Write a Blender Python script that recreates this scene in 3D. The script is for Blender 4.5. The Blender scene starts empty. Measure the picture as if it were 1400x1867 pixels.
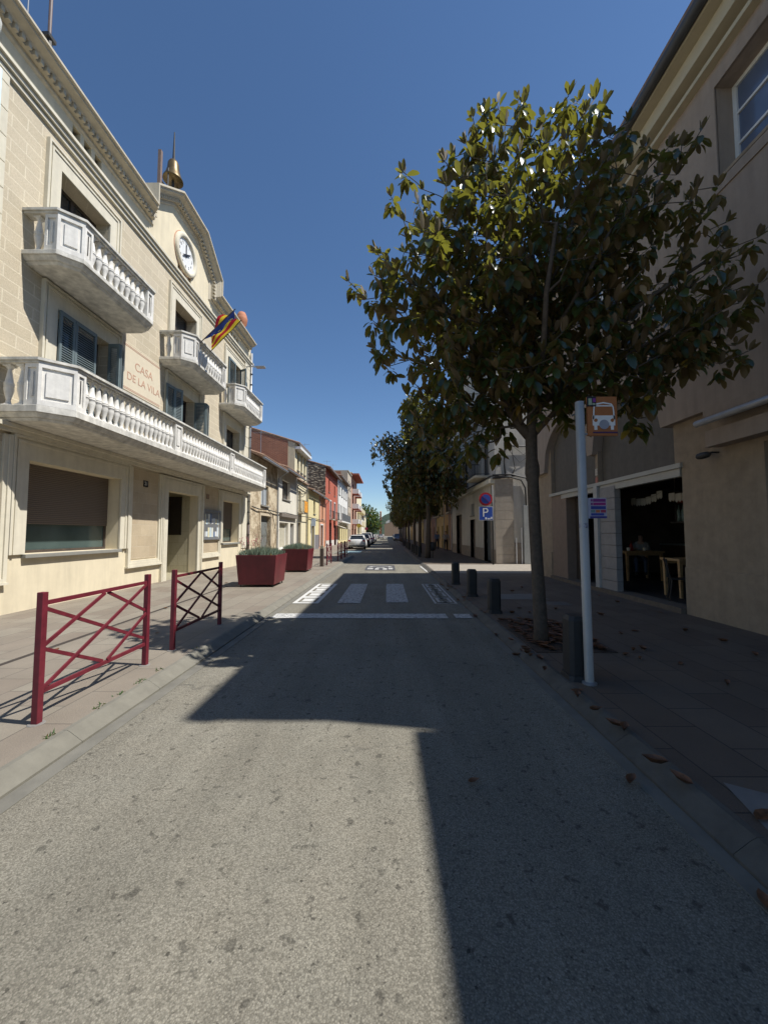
import bpy, bmesh, math, random
import numpy as np
from mathutils import Vector, Matrix
R = math.radians
rnd = random.Random(7)
sc = bpy.context.scene
C = sc.collection

# ------------------------------------------------------------------ camera, sky, sun, exposure
cd = bpy.data.cameras.new('camera'); cam = bpy.data.objects.new('camera', cd); C.objects.link(cam)
cam.location = (0, 0, 1.6)
cam.rotation_euler = (R(90) + math.atan(39.5/700), 0, math.atan(6/700))
cd.sensor_fit = 'VERTICAL'; cd.sensor_height = 36; cd.lens = 36*700/1867
cd.clip_start = 0.05; cd.clip_end = 6000
sc.camera = cam
SUN_EL, SUN_A = R(56.5), R(9)          # sun stands to the right (+X), slightly behind the camera (-Y)
w = bpy.data.worlds.new('World'); sc.world = w; w.use_nodes = True
nt = w.node_tree; bg = nt.nodes['Background']
sky = nt.nodes.new('ShaderNodeTexSky'); sky.sky_type = 'NISHITA'; sky.sun_disc = False
sky.sun_elevation = SUN_EL; sky.sun_rotation = R(90) + SUN_A
sky.air_density = 1.0; sky.dust_density = 0.1; sky.ozone_density = 4.5; sky.altitude = 300
hsv = nt.nodes.new('ShaderNodeHueSaturation'); hsv.inputs['Saturation'].default_value = 1.07; nt.links.new(sky.outputs[0], hsv.inputs['Color']); nt.links.new(hsv.outputs[0], bg.inputs[0]); bg.inputs[1].default_value = 0.057
sd = bpy.data.lights.new('sun', 'SUN'); sd.energy = 3.1; sd.angle = R(0.5); sd.color = (1, 0.965, 0.91)
so = bpy.data.objects.new('sun', sd); C.objects.link(so)
sdir = Vector((-math.cos(SUN_EL)*math.cos(SUN_A), math.cos(SUN_EL)*math.sin(SUN_A), -math.sin(SUN_EL)))
so.rotation_euler = sdir.to_track_quat('-Z', 'Y').to_euler(); so.location = (20, -5, 30)
sc.view_settings.view_transform = 'Standard'; sc.view_settings.look = 'None'
sc.view_settings.gamma = 1; sc.view_settings.exposure = 1.12

# ------------------------------------------------------------------ materials
MATS = {}
def newmat(name):
    m = bpy.data.materials.new(name); m.use_nodes = True
    return m, m.node_tree, m.node_tree.nodes['Principled BSDF']
def nd(t, typ, **kw):
    n = t.nodes.new(typ)
    for k, v in kw.items(): setattr(n, k, v)
    return n
def wallvec(t, flat=False):
    tc = nd(t, 'ShaderNodeNewGeometry')
    if flat: return tc.outputs['Position']
    s = nd(t, 'ShaderNodeSeparateXYZ'); t.links.new(tc.outputs['Position'], s.inputs[0])
    a = nd(t, 'ShaderNodeMath', operation='ADD'); t.links.new(s.outputs[0], a.inputs[0]); t.links.new(s.outputs[1], a.inputs[1])
    c = nd(t, 'ShaderNodeCombineXYZ'); t.links.new(a.outputs[0], c.inputs[0]); t.links.new(s.outputs[2], c.inputs[1])
    return c.outputs[0]
def noise(t, vec, scale, detail=4, rough=.6, sc3=None):
    if sc3:
        mp = nd(t, 'ShaderNodeMapping'); mp.inputs['Scale'].default_value = sc3; t.links.new(vec, mp.inputs[0]); vec = mp.outputs[0]
    n = nd(t, 'ShaderNodeTexNoise'); n.inputs['Scale'].default_value = scale; n.inputs['Detail'].default_value = detail
    n.inputs['Roughness'].default_value = rough; t.links.new(vec, n.inputs['Vector']); return n.outputs[0]
def ramp(t, src, a, b, lo=.3, hi=.7):
    r = nd(t, 'ShaderNodeMapRange'); r.inputs[1].default_value = lo; r.inputs[2].default_value = hi
    r.inputs[3].default_value = a; r.inputs[4].default_value = b; t.links.new(src, r.inputs[0]); return r.outputs[0]
def mixc(t, fac, a, b, mode='MIX'):
    m = nd(t, 'ShaderNodeMix', data_type='RGBA', blend_type=mode)
    if isinstance(fac, (int, float)): m.inputs[0].default_value = fac
    else: t.links.new(fac, m.inputs[0])
    for i, c in ((6, a), (7, b)):
        if isinstance(c, tuple): m.inputs[i].default_value = (*c, 1)
        else: t.links.new(c, m.inputs[i])
    return m.outputs[2]
def mul(t, col, val):
    cb = nd(t, 'ShaderNodeVectorMath', operation='SCALE'); t.links.new(col, cb.inputs[0])
    if isinstance(val, (int, float)): cb.inputs['Scale'].default_value = val
    else: t.links.new(val, cb.inputs['Scale'])
    return cb.outputs[0]
def bump(t, b, h, strength=.3, dist=.01):
    bn = nd(t, 'ShaderNodeBump'); bn.inputs['Strength'].default_value = strength; bn.inputs['Distance'].default_value = dist
    t.links.new(h, bn.inputs['Height']); t.links.new(bn.outputs[0], b.inputs['Normal'])
def plain(name, col, rough=.6, metal=0, var=.12, scale=6, bs=0.0, spec=.5, streak=0.0, fine=60):
    if name in MATS: return MATS[name]
    m, t, b = newmat(name); g = nd(t, 'ShaderNodeNewGeometry').outputs['Position']
    n1 = noise(t, g, scale, 5); v = ramp(t, n1, 1-var, 1+var)
    rgb = nd(t, 'ShaderNodeRGB'); rgb.outputs[0].default_value = (*col, 1)
    c = mul(t, rgb.outputs[0], v)
    if streak:
        s = noise(t, g, 1.5, 5, .65, (3.5, 3.5, .35)); c = mul(t, c, ramp(t, s, 1-streak, 1.03, .3, .6))
        s2 = noise(t, g, .5, 3); c = mul(t, c, ramp(t, s2, 1-streak*.5, 1.05, .3, .7))
    t.links.new(c, b.inputs['Base Color'])
    b.inputs['Roughness'].default_value = rough; b.inputs['Metallic'].default_value = metal
    b.inputs['Specular IOR Level'].default_value = spec
    if bs: bump(t, b, noise(t, g, fine, 4), bs, .01)
    MATS[name] = m; return m
def bricky(name, c1, c2, mort, bw, bh, ms=.012, bs=.4, rough=.85, flat=False, rot=0, smooth=.1, off=.5, stain=.2, fine=40, freq=2):
    m, t, b = newmat(name); v = wallvec(t, flat); mp = nd(t, 'ShaderNodeMapping'); mp.inputs['Rotation'].default_value = (0, 0, rot)
    t.links.new(v, mp.inputs[0])
    br = nd(t, 'ShaderNodeTexBrick'); br.offset = off; br.offset_frequency = freq
    t.links.new(mp.outputs[0], br.inputs['Vector'])
    br.inputs['Color1'].default_value = (*c1, 1); br.inputs['Color2'].default_value = (*c2, 1); br.inputs['Mortar'].default_value = (*mort, 1)
    br.inputs['Scale'].default_value = 1; br.inputs['Mortar Size'].default_value = ms; br.inputs['Mortar Smooth'].default_value = smooth
    br.inputs['Brick Width'].default_value = bw; br.inputs['Row Height'].default_value = bh
    g = nd(t, 'ShaderNodeNewGeometry').outputs['Position']
    c = mul(t, br.outputs[0], ramp(t, noise(t, g, 1.3, 6, .65), 1-stain, 1+stain*.5))
    c = mul(t, c, ramp(t, noise(t, g, fine, 4, .7), .88, 1.1))
    t.links.new(c, b.inputs['Base Color']); b.inputs['Roughness'].default_value = rough
    a = nd(t, 'ShaderNodeMath', operation='MULTIPLY_ADD'); a.inputs[1].default_value = -1.0
    t.links.new(br.outputs['Fac'], a.inputs[0]); t.links.new(ramp(t, noise(t, g, fine*1.3, 5), 0, .6), a.inputs[2])
    bump(t, b, a.outputs[0], bs, .012)
    MATS[name] = m; return m

CREAM = plain('cream_stucco', (.63, .555, .40), .9, var=.05, scale=3, bs=.25, streak=.10)
TRIM = plain('pale_stone_trim', (.60, .555, .44), .85, var=.05, bs=.12, streak=.10)
BLOCK = bricky('tan_block_wall', (.49, .42, .30), (.545, .47, .345), (.63, .56, .42), .62, .245, .012, .45, fine=30, stain=.10)
PANEL = bricky('tan_panel_stone', (.45, .36, .24), (.50, .41, .28), (.53, .45, .32), .36, .31, .006, .5, fine=60, stain=.15)
BALU = plain('weathered_white_stone', (.70, .68, .63), .85, var=.10, scale=9, bs=.3, streak=.18)
BALS = plain('lichened_white_stone', (.60, .58, .52), .9, var=.22, scale=7, bs=.4, streak=.26)
CORN = plain('cornice_plaster', (.50, .45, .35), .9, var=.06, bs=.15, streak=.15)
SHUT = plain('blue_grey_shutter_paint', (.125, .16, .165), .55, var=.1, scale=4)
RED = plain('dark_red_paint', (.135, .017, .027), .5, var=.22, scale=9, spec=.35, bs=.06, fine=90)
PLANT = plain('maroon_planter_paint', (.125, .014, .020), .42, var=.22, scale=2, spec=.4, streak=.15)
BLACKM = plain('charcoal_cast_iron', (.022, .022, .022), .6, var=.2, bs=.1)
GREYM = plain('grey_metal', (.33, .34, .35), .4, .6, var=.08)
WHITEM = plain('white_paint', (.72, .72, .70), .45, var=.05)
POLE = plain('aluminium_post', (.38, .37, .345), .5, 0, var=.08, scale=5)
DARKW = plain('dark_wood', (.06, .045, .035), .6, var=.3, scale=8)
WOOD = plain('light_wood', (.46, .30, .15), .5, var=.2, scale=12)
BRASS = plain('aged_bronze', (.13, .09, .035), .42, .5, var=.25, scale=5)
TERRA = plain('terracotta', (.42, .17, .09), .8, var=.15, bs=.1)
DARK = plain('dark_interior', (.018, .016, .015), .9, var=.2)
CABLE = plain('black_cable', (.02, .02, .02), .6)
BRICK = bricky('red_brick', (.42, .17, .09), (.31, .12, .07), (.40, .27, .19), .29, .085, .012, .4, fine=20)
RUBBLE = None
KERB = plain('grey_kerb_granite', (.165, .155, .125), .85, var=.14, scale=5, bs=.25, streak=.1, fine=120)
GUT = plain('gutter_concrete', (.150, .142, .118), .9, var=.18, scale=4, bs=.25, fine=120)
CONC = plain('concrete_patch', (.19, .18, .165), .9, var=.15, scale=5, bs=.25, fine=90)
SOIL = plain('dry_soil', (.075, .05, .035), .95, var=.4, scale=15, bs=.6)
BARK = plain('magnolia_bark', (.085, .064, .046), .9, var=.3, scale=18, bs=.7, fine=45)

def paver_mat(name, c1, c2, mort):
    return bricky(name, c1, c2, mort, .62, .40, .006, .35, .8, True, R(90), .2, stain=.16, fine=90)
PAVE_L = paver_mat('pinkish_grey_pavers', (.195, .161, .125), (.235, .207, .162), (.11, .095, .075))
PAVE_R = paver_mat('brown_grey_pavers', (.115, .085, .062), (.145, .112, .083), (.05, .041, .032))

def asphalt():
    m, t, b = newmat('old_grey_asphalt'); g = nd(t, 'ShaderNodeNewGeometry').outputs['Position']
    v = nd(t, 'ShaderNodeTexVoronoi'); v.inputs['Scale'].default_value = 150; t.links.new(g, v.inputs['Vector'])
    hs = nd(t, 'ShaderNodeSeparateColor'); t.links.new(v.outputs['Color'], hs.inputs[0])
    c = mixc(t, ramp(t, hs.outputs[0], 0, 1, .05, .95), (.150, .139, .110), (.270, .252, .203))
    c = mul(t, c, ramp(t, v.outputs['Distance'], 1.08, .75, .1, .7))
    c = mul(t, c, ramp(t, noise(t, g, .8, 6, .7), .84, 1.12))
    c = mul(t, c, ramp(t, noise(t, g, 1.0, 4, .6, (2.6, .22, 1)), .88, 1.05, .36, .58))   # worn wheel paths along the street
    sp = noise(t, g, 11, 3, .6); c = mul(t, c, ramp(t, sp, 1.0, .55, .61, .67))          # oil spots
    sp2 = noise(t, g, 34, 2, .5); c = mul(t, c, ramp(t, sp2, 1.0, .45, .66, .71))
    cr = nd(t, 'ShaderNodeTexVoronoi', feature='DISTANCE_TO_EDGE'); cr.inputs['Scale'].default_value = .55
    wv = nd(t, 'ShaderNodeVectorMath', operation='ADD'); nz = nd(t, 'ShaderNodeTexNoise'); nz.inputs['Scale'].default_value = 3; nz.inputs['Detail'].default_value = 5; t.links.new(g, nz.inputs['Vector']); sc_ = mul(t, nz.outputs['Color'], .5); t.links.new(g, wv.inputs[0]); t.links.new(sc_, wv.inputs[1]); t.links.new(wv.outputs[0], cr.inputs['Vector'])
    crm = nd(t, 'ShaderNodeMath', operation='MULTIPLY'); t.links.new(ramp(t, cr.outputs['Distance'], 1, 0, .0, .012), crm.inputs[0]); t.links.new(ramp(t, noise(t, g, .6, 3), 0, .45, .5, .62), crm.inputs[1]); c = mixc(t, crm.outputs[0], c, (.05, .048, .045))
    c = mixc(t, ramp(t, noise(t, g, 2.2, 3), 0, .25), c, mul(t, mixc(t, 1.0, c, (1.0, .93, .86), 'MULTIPLY'), 1.0))
    t.links.new(c, b.inputs['Base Color']); b.inputs['Roughness'].default_value = .88; b.inputs['Specular IOR Level'].default_value = .3
    a = nd(t, 'ShaderNodeMath', operation='ADD'); t.links.new(ramp(t, v.outputs['Distance'], 1, 0, 0, .8), a.inputs[0]); t.links.new(noise(t, g, 160, 4), a.inputs[1])
    bump(t, b, a.outputs[0], .4, .004); return m
ASPH = asphalt()
def marking(name, thr=.42):
    m, t, b = newmat(name); g = nd(t, 'ShaderNodeNewGeometry').outputs['Position']
    n = noise(t, g, 14, 6, .75); n2 = noise(t, g, 70, 4, .7)
    a = nd(t, 'ShaderNodeMath', operation='ADD'); t.links.new(n, a.inputs[0]); t.links.new(n2, a.inputs[1])
    c = mixc(t, ramp(t, a.outputs[0], 0, 1, thr*2-.1, thr*2+.06), (.15, .145, .14), (.52, .515, .49))
    t.links.new(c, b.inputs['Base Color']); b.inputs['Roughness'].default_value = .8
    bump(t, b, n2, .3, .004); return m
MARKW = marking('worn_white_road_paint', .49); MARKB = marking('faded_white_road_paint', .505); MARKC = marking('bright_white_road_paint', .33)

def rubble():
    m, t, b = newmat('rubble_stone_wall'); v = nd(t, 'ShaderNodeTexVoronoi', feature='F1'); v.inputs['Scale'].default_value = 1
    g = nd(t, 'ShaderNodeNewGeometry').outputs['Position']
    mp = nd(t, 'ShaderNodeMapping'); mp.inputs['Scale'].default_value = (2.6, 2.6, 5.5); t.links.new(g, mp.inputs[0]); t.links.new(mp.outputs[0], v.inputs['Vector'])
    hs = nd(t, 'ShaderNodeSeparateColor'); t.links.new(v.outputs['Color'], hs.inputs[0])
    c = mixc(t, hs.outputs[0], (.16, .125, .085), (.42, .36, .26)); c = mixc(t, ramp(t, v.outputs['Distance'], 0, 1, .42, .62), c, (.10, .08, .06))
    t.links.new(mul(t, c, ramp(t, noise(t, g, 9, 5), .8, 1.15)), b.inputs['Base Color']); b.inputs['Roughness'].default_value = .95
    bump(t, b, ramp(t, v.outputs['Distance'], 1, 0, 0, .6), .8, .05); return m
RUBBLE = rubble()
def oldplaster():
    m, t, b = newmat('crumbling_ochre_plaster'); g = nd(t, 'ShaderNodeNewGeometry').outputs['Position']
    c = mixc(t, ramp(t, noise(t, g, 2.2, 7, .7), 0, 1, .44, .56), (.60, .51, .36), (.36, .28, .18))
    c = mul(t, c, ramp(t, noise(t, g, 14, 5), .8, 1.15)); t.links.new(c, b.inputs['Base Color']); b.inputs['Roughness'].default_value = .95
    bump(t, b, noise(t, g, 8, 6, .7), .8, .05); return m
OLDP = oldplaster()
def tiles():
    m, t, b = newmat('roof_tiles'); g = nd(t, 'ShaderNodeNewGeometry').outputs['Position']
    c = mixc(t, ramp(t, noise(t, g, 6, 5), 0, 1), (.19, .10, .065), (.33, .23, .16)); c = mul(t, c, ramp(t, noise(t, g, 1.4, 3), .75, 1.1))
    t.links.new(c, b.inputs['Base Color']); b.inputs['Roughness'].default_value = .9; bump(t, b, noise(t, g, 30, 4), .4, .02); return m
TILE = tiles()
def glass(name, col=(.03, .035, .04), rough=.06):
    m, t, b = newmat(name); g = nd(t, 'ShaderNodeNewGeometry').outputs['Position']
    c = mixc(t, noise(t, g, 1.2, 3), tuple(x*.6 for x in col), tuple(x*1.6 for x in col)); t.links.new(c, b.inputs['Base Color'])
    b.inputs['Roughness'].default_value = rough; b.inputs['Specular IOR Level'].default_value = .7; return m
GLASS = glass('window_glass'); GLASSB = glass('curtained_glass', (.06, .085, .08))
def roller():
    m, t, b = newmat('brown_roller_blind'); g = nd(t, 'ShaderNodeNewGeometry').outputs['Position']
    wv = nd(t, 'ShaderNodeTexWave', bands_direction='Z'); wv.inputs['Scale'].default_value = 7.5; t.links.new(g, wv.inputs['Vector'])
    t.links.new(mixc(t, wv.outputs[0], (.10, .075, .055), (.16, .125, .095)), b.inputs['Base Color']); b.inputs['Roughness'].default_value = .6
    bump(t, b, wv.outputs[0], .6, .01); return m
BLIND = roller()
def leafmat(name, top1, top2, under, trans):
    m, t, b = newmat(name); g = nd(t, 'ShaderNodeNewGeometry')
    r = g.outputs['Random Per Island']
    c = mixc(t, r, top1, top2)
    yel = nd(t, 'ShaderNodeMath', operation='GREATER_THAN'); yel.inputs[1].default_value = .975; t.links.new(r, yel.inputs[0])
    c = mixc(t, yel.outputs[0], c, (.30, .17, .02))
    c2 = mixc(t, r, under, tuple(x*.55 for x in under)); c3 = mixc(t, g.outputs['Backfacing'], c, c2)
    t.links.new(c3, b.inputs['Base Color'])
    t.links.new(ramp(t, g.outputs['Backfacing'], .31, .7, 0, 1), b.inputs['Roughness']); b.inputs['Specular IOR Level'].default_value = .9
    tr = nd(t, 'ShaderNodeBsdfTranslucent'); tr.inputs[0].default_value = (*trans, 1)
    mx = nd(t, 'ShaderNodeMixShader'); mx.inputs[0].default_value = .26
    out = t.nodes['Material Output']; t.links.new(b.outputs[0], mx.inputs[1]); t.links.new(tr.outputs[0], mx.inputs[2]); t.links.new(mx.outputs[0], out.inputs[0])
    return m
LEAF = leafmat('magnolia_leaves', (.013, .036, .012), (.050, .075, .016), (.125, .068, .020), (.34, .34, .04))
LEAFB = leafmat('broadleaf_foliage', (.03, .07, .015), (.06, .11, .025), (.05, .08, .03), (.20, .26, .04))
LAV = leafmat('grey_green_lavender', (.10, .14, .10), (.17, .21, .15), (.12, .15, .10), (.2, .25, .15))
DRYL = plain('dry_brown_leaf', (.15, .062, .025), .55, var=.5, scale=25, bs=.2)

# ------------------------------------------------------------------ mesh helpers
def wloc(o):
    v = Vector((0, 0, 0))
    while o is not None: v = v + o.location; o = o.parent
    return v
class MB:
    def __init__(s): s.v = []; s.f = []; s.mi = []; s.cur = 0
    def add(s, vs, fs):
        n = len(s.v); s.v += [tuple(x) for x in vs]; s.f += [tuple(i+n for i in f) for f in fs]; s.mi += [s.cur]*len(fs); return s
    def box(s, x0, x1, y0, y1, z0, z1):
        x0, x1 = sorted((x0, x1)); y0, y1 = sorted((y0, y1)); z0, z1 = sorted((z0, z1))
        return s.add([(x, y, z) for z in (z0, z1) for y in (y0, y1) for x in (x0, x1)],
                     [(0, 2, 3, 1), (4, 5, 7, 6), (0, 1, 5, 4), (2, 6, 7, 3), (0, 4, 6, 2), (1, 3, 7, 5)])
    def quad(s, a, b, c, d): return s.add([a, b, c, d], [(0, 1, 2, 3)])
    def prism(s, poly, z0, z1, i0=None):
        """vertical prism, poly list of (x,y); i0 optional bottom poly"""
        n = len(poly); lo = i0 or poly
        vs = [(x, y, z0) for x, y in lo] + [(x, y, z1) for x, y in poly]
        return s.add(vs, [tuple(range(n-1, -1, -1)), tuple(range(n, 2*n))] + [(i, (i+1) % n, n+(i+1) % n, n+i) for i in range(n)])
    def prismx(s, poly, x0, x1):
        """poly list of (y,z) extruded along x"""
        n = len(poly); vs = [(x0, y, z) for y, z in poly] + [(x1, y, z) for y, z in poly]
        return s.add(vs, [tuple(range(n-1, -1, -1)), tuple(range(n, 2*n))] + [(i, (i+1) % n, n+(i+1) % n, n+i) for i in range(n)])
    def prismy(s, poly, y0, y1):
        n = len(poly); vs = [(x, y0, z) for x, z in poly] + [(x, y1, z) for x, z in poly]
        return s.add(vs, [tuple(range(n)), tuple(range(2*n-1, n-1, -1))] + [(i, n+i, n+(i+1) % n, (i+1) % n) for i in range(n)])
    def tube(s, pts, rad, n=8, cap=True):
        pts = [Vector(p) for p in pts]; rads = rad if isinstance(rad, (list, tuple)) else [rad]*len(pts)
        vs = []; up = None
        for i, p in enumerate(pts):
            d = (pts[min(i+1, len(pts)-1)] - pts[max(i-1, 0)]).normalized()
            if up is None: up = d.orthogonal().normalized()
            a = (up - d*up.dot(d)); a = a.normalized() if a.length > 1e-6 else d.orthogonal().normalized(); up = a; b = d.cross(a)
            for k in range(n):
                t = 2*math.pi*k/n; vs.append(p + (a*math.cos(t) + b*math.sin(t))*rads[i])
        fs = [(i*n+k, i*n+(k+1) % n, (i+1)*n+(k+1) % n, (i+1)*n+k) for i in range(len(pts)-1) for k in range(n)]
        if cap: fs += [tuple(range(n-1, -1, -1)), tuple(range((len(pts)-1)*n, len(pts)*n))]
        return s.add(vs, fs)
    def beam(s, a, b, wx, wy):
        """square bar between points"""
        a, b = Vector(a), Vector(b); d = (b-a).normalized(); u = d.orthogonal().normalized()
        up = Vector((1, 0, 0)) if abs(d.x) < .9 else Vector((0, 0, 1))
        u = (up - d*up.dot(d)).normalized(); v = d.cross(u)
        vs = [p + u*sx*wx/2 + v*sy*wy/2 for p in (a, b) for sx, sy in ((-1, -1), (1, -1), (1, 1), (-1, 1))]
        return s.add(vs, [(3, 2, 1, 0), (4, 5, 6, 7), (0, 1, 5, 4), (1, 2, 6, 5), (2, 3, 7, 6), (3, 0, 4, 7)])
    def lathe(s, prof, c=(0, 0, 0), n=16, axis='z'):
        vs = []
        for r, h in prof:
            for k in range(n):
                t = 2*math.pi*k/n; a, b = r*math.cos(t), r*math.sin(t)
                p = (a, b, h) if axis == 'z' else (h, a, b) if axis == 'x' else (a, h, b)
                vs.append((p[0]+c[0], p[1]+c[1], p[2]+c[2]))
        m = len(prof); fs = [(i*n+k, i*n+(k+1) % n, (i+1)*n+(k+1) % n, (i+1)*n+k) for i in range(m-1) for k in range(n)]
        fs += [tuple(range(n-1, -1, -1)), tuple(range((m-1)*n, m*n))]
        return s.add(vs, fs)
    def mesh(s, name, mats, off=(0, 0, 0)):
        me = bpy.data.meshes.new(name)
        me.from_pydata([(x-off[0], y-off[1], z-off[2]) for x, y, z in s.v], [], s.f)
        for m in (mats if isinstance(mats, (list, tuple)) else [mats]): me.materials.append(m)
        if any(s.mi): me.polygons.foreach_set('material_index', s.mi)
        me.update(); return me
    def build(s, name, mat, parent=None, smooth=False, bevel=0, label=None, at=None):
        base = wloc(parent) if parent else Vector((0, 0, 0))
        loc = Vector(at) if at else base
        me = s.mesh(name, mat, loc)
        if smooth: me.polygons.foreach_set('use_smooth', [True]*len(me.polygons))
        o = bpy.data.objects.new(name, me); C.objects.link(o)
        if parent: o.parent = parent
        o.location = loc - base
        if bevel:
            md = o.modifiers.new('bevel', 'BEVEL'); md.width = bevel; md.segments = 2; md.limit_method = 'ANGLE'
        if label: o['label'] = label
        return o
def tag(o, label, cat, group=None):
    o['label'] = label; o['category'] = cat
    if group: o['group'] = group
    return o
def thing(name, label, cat, loc, group=None):
    o = bpy.data.objects.new(name, None); C.objects.link(o); o.location = loc; o.empty_display_size = .2
    return tag(o, label, cat, group)
def struct(o): o['kind'] = 'structure'; return o
def copy_tree(o, parent=None):
    c = o.copy(); C.objects.link(c); c.parent = parent
    for ch in list(o.children): copy_tree(ch, c)
    return c
def text_obj(txt, size, mat, name, parent, mtx, ext=.003, align='CENTER', label=None):
    cu = bpy.data.curves.new(name, 'FONT'); cu.body = txt; cu.size = size; cu.extrude = ext; cu.align_x = align; cu.align_y = 'CENTER'
    tmp = bpy.data.objects.new(name+'_tmp', cu); C.objects.link(tmp); bpy.context.view_layer.update()
    me = bpy.data.meshes.new_from_object(tmp); bpy.data.objects.remove(tmp); me.name = name
    base = wloc(parent) if parent else Vector((0, 0, 0))
    me.transform(Matrix.Translation(-base) @ mtx); me.materials.clear(); me.materials.append(mat)
    o = bpy.data.objects.new(name, me); C.objects.link(o)
    if parent: o.parent = parent
    if label: o['label'] = label
    return o
def face_px(x, y, z):   # text in YZ plane readable from +X side (left-hand facades)
    return Matrix.Translation((x, y, z)) @ Matrix(((0, 0, 1, 0), (1, 0, 0, 0), (0, 1, 0, 0), (0, 0, 0, 1)))
def face_my(x, y, z):   # text facing the camera (-Y)
    return Matrix.Translation((x, y, z)) @ Matrix.Rotation(R(90), 4, 'X')
def sheet(mb, s, Xf, y0, y1, z0, z1, ops, depth=.25):
    """facade sheet at X=Xf (outward = s) with rectangular openings and reveals; ops: (ya,yb,za,zb[,depth])"""
    ys = sorted({y0, y1} | {max(y0, min(y1, v)) for o in ops for v in o[:2]}); zs = sorted({z0, z1} | {max(z0, min(z1, v)) for o in ops for v in o[2:4]})
    for a, b in zip(ys, ys[1:]):
        for c, d in zip(zs, zs[1:]):
            ym, zm = (a+b)/2, (c+d)/2
            if any(o[0] < ym < o[1] and o[2] < zm < o[3] for o in ops): continue
            mb.quad((Xf, a, c), (Xf, b, c), (Xf, b, d), (Xf, a, d))
    for o in ops:
        a, b, c, d = o[:4]; dp = o[4] if len(o) > 4 else depth; X1 = Xf - s*dp
        mb.quad((Xf, a, c), (X1, a, c), (X1, a, d), (Xf, a, d)); mb.quad((Xf, b, c), (Xf, b, d), (X1, b, d), (X1, b, c))
        mb.quad((Xf, a, d), (X1, a, d), (X1, b, d), (Xf, b, d)); mb.quad((Xf, a, c), (Xf, b, c), (X1, b, c), (X1, a, c))

# ------------------------------------------------------------------ ground
mb = MB(); mb.quad((-900, -60, -.03), (900, -60, -.03), (900, 1500, -.03), (-900, 1500, -.03))
struct(mb.build('ground', plain('far_ground', (.16, .14, .11), .95, var=.3, scale=.3)))
mb = MB()
mb.add([(-2.2, -8, 0), (1.6, -8, 0), (1.6, 14.6, 0), (1.6, 19.3, 0), (1.6, 78, 0), (3.4, 80, 0), (3.4, 420, 0), (-4.1, 420, 0), (-4.1, 29, 0), (-2.2, 27, 0)], [tuple(range(10))])
struct(mb.build('road', ASPH))
mb = MB(); mb.quad((1.9, 14.75, .09), (60, 14.75, .09), (60, 19.2, .09), (1.9, 19.2, .09))
struct(mb.build('side_street', plain('side_street_paving', (.26, .23, .19), .9, var=.15, scale=6, bs=.3)))
# pavements with kerbs and gutters
mb = MB(); mb.box(-14, -2.48, -8, 27, -.02, .1); mb.box(-14, -4.38, 27, 420, -.02, .1); mb.prism([(-4.38, 27), (-2.48, 27), (-4.38, 29)], -.02, .1)
struct(mb.build('left_pavement', PAVE_L))
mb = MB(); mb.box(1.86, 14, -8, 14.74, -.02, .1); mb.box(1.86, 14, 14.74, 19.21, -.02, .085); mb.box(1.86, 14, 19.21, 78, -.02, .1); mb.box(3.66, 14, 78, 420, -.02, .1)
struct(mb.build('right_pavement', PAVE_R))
def kerb(name, sgn, xe, y0, y1, g=.12, k=.16):
    mb = MB(); y = y0
    while y < y1 - 1e-6:
        L = min(1.0, y1-y); x0 = xe + sgn*(g+.002)
        mb.prismy([(x0, -.02), (x0, .022), (x0+sgn*.03, .042), (x0+sgn*.09, .085), (x0+sgn*.12, .1015), (xe+sgn*(g+k-.002), .1035), (xe+sgn*(g+k-.002), -.02)][::(1 if sgn < 0 else -1)], y+.0015, y+L-.0015); y += L
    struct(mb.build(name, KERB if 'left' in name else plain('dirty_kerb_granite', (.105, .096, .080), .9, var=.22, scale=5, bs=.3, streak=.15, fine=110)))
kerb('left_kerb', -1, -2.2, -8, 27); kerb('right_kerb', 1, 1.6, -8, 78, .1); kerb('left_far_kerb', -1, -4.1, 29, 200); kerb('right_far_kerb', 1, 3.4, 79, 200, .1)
mb = MB(); mb.box(-2.32, -2.2, -8, 27, -.02, .006); mb.box(1.6, 1.70, -8, 78, -.02, .006)
struct(mb.build('gutter', GUT))
mb = MB(); mb.add([(-4.20, -8, .104), (-4.13, -8, .104), (-4.52, 11.0, .104), (-4.59, 11.0, .104)], [(0, 1, 2, 3)])
tag(mb.build('drain_channel', plain('drain_dirt', (.045, .035, .028), .95, var=.3, scale=20)), 'narrow dark drain channel running along the left pavement', 'drain')
mb = MB(); mb.add([(1.87, 1.86, .104), (2.02, 2.42, .104), (2.75, 1.98, .104), (2.25, 1.62, .104)], [(3, 2, 1, 0)])
struct(mb.build('concrete_patch', CONC))
mb = MB(); mb.add([(2.5, 8.9, .104), (3.7, 8.9, .104), (3.6, 9.7, .104), (2.45, 9.6, .104)], [(0, 1, 2, 3)]); struct(mb.build('pavement_patch', CONC))

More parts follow.
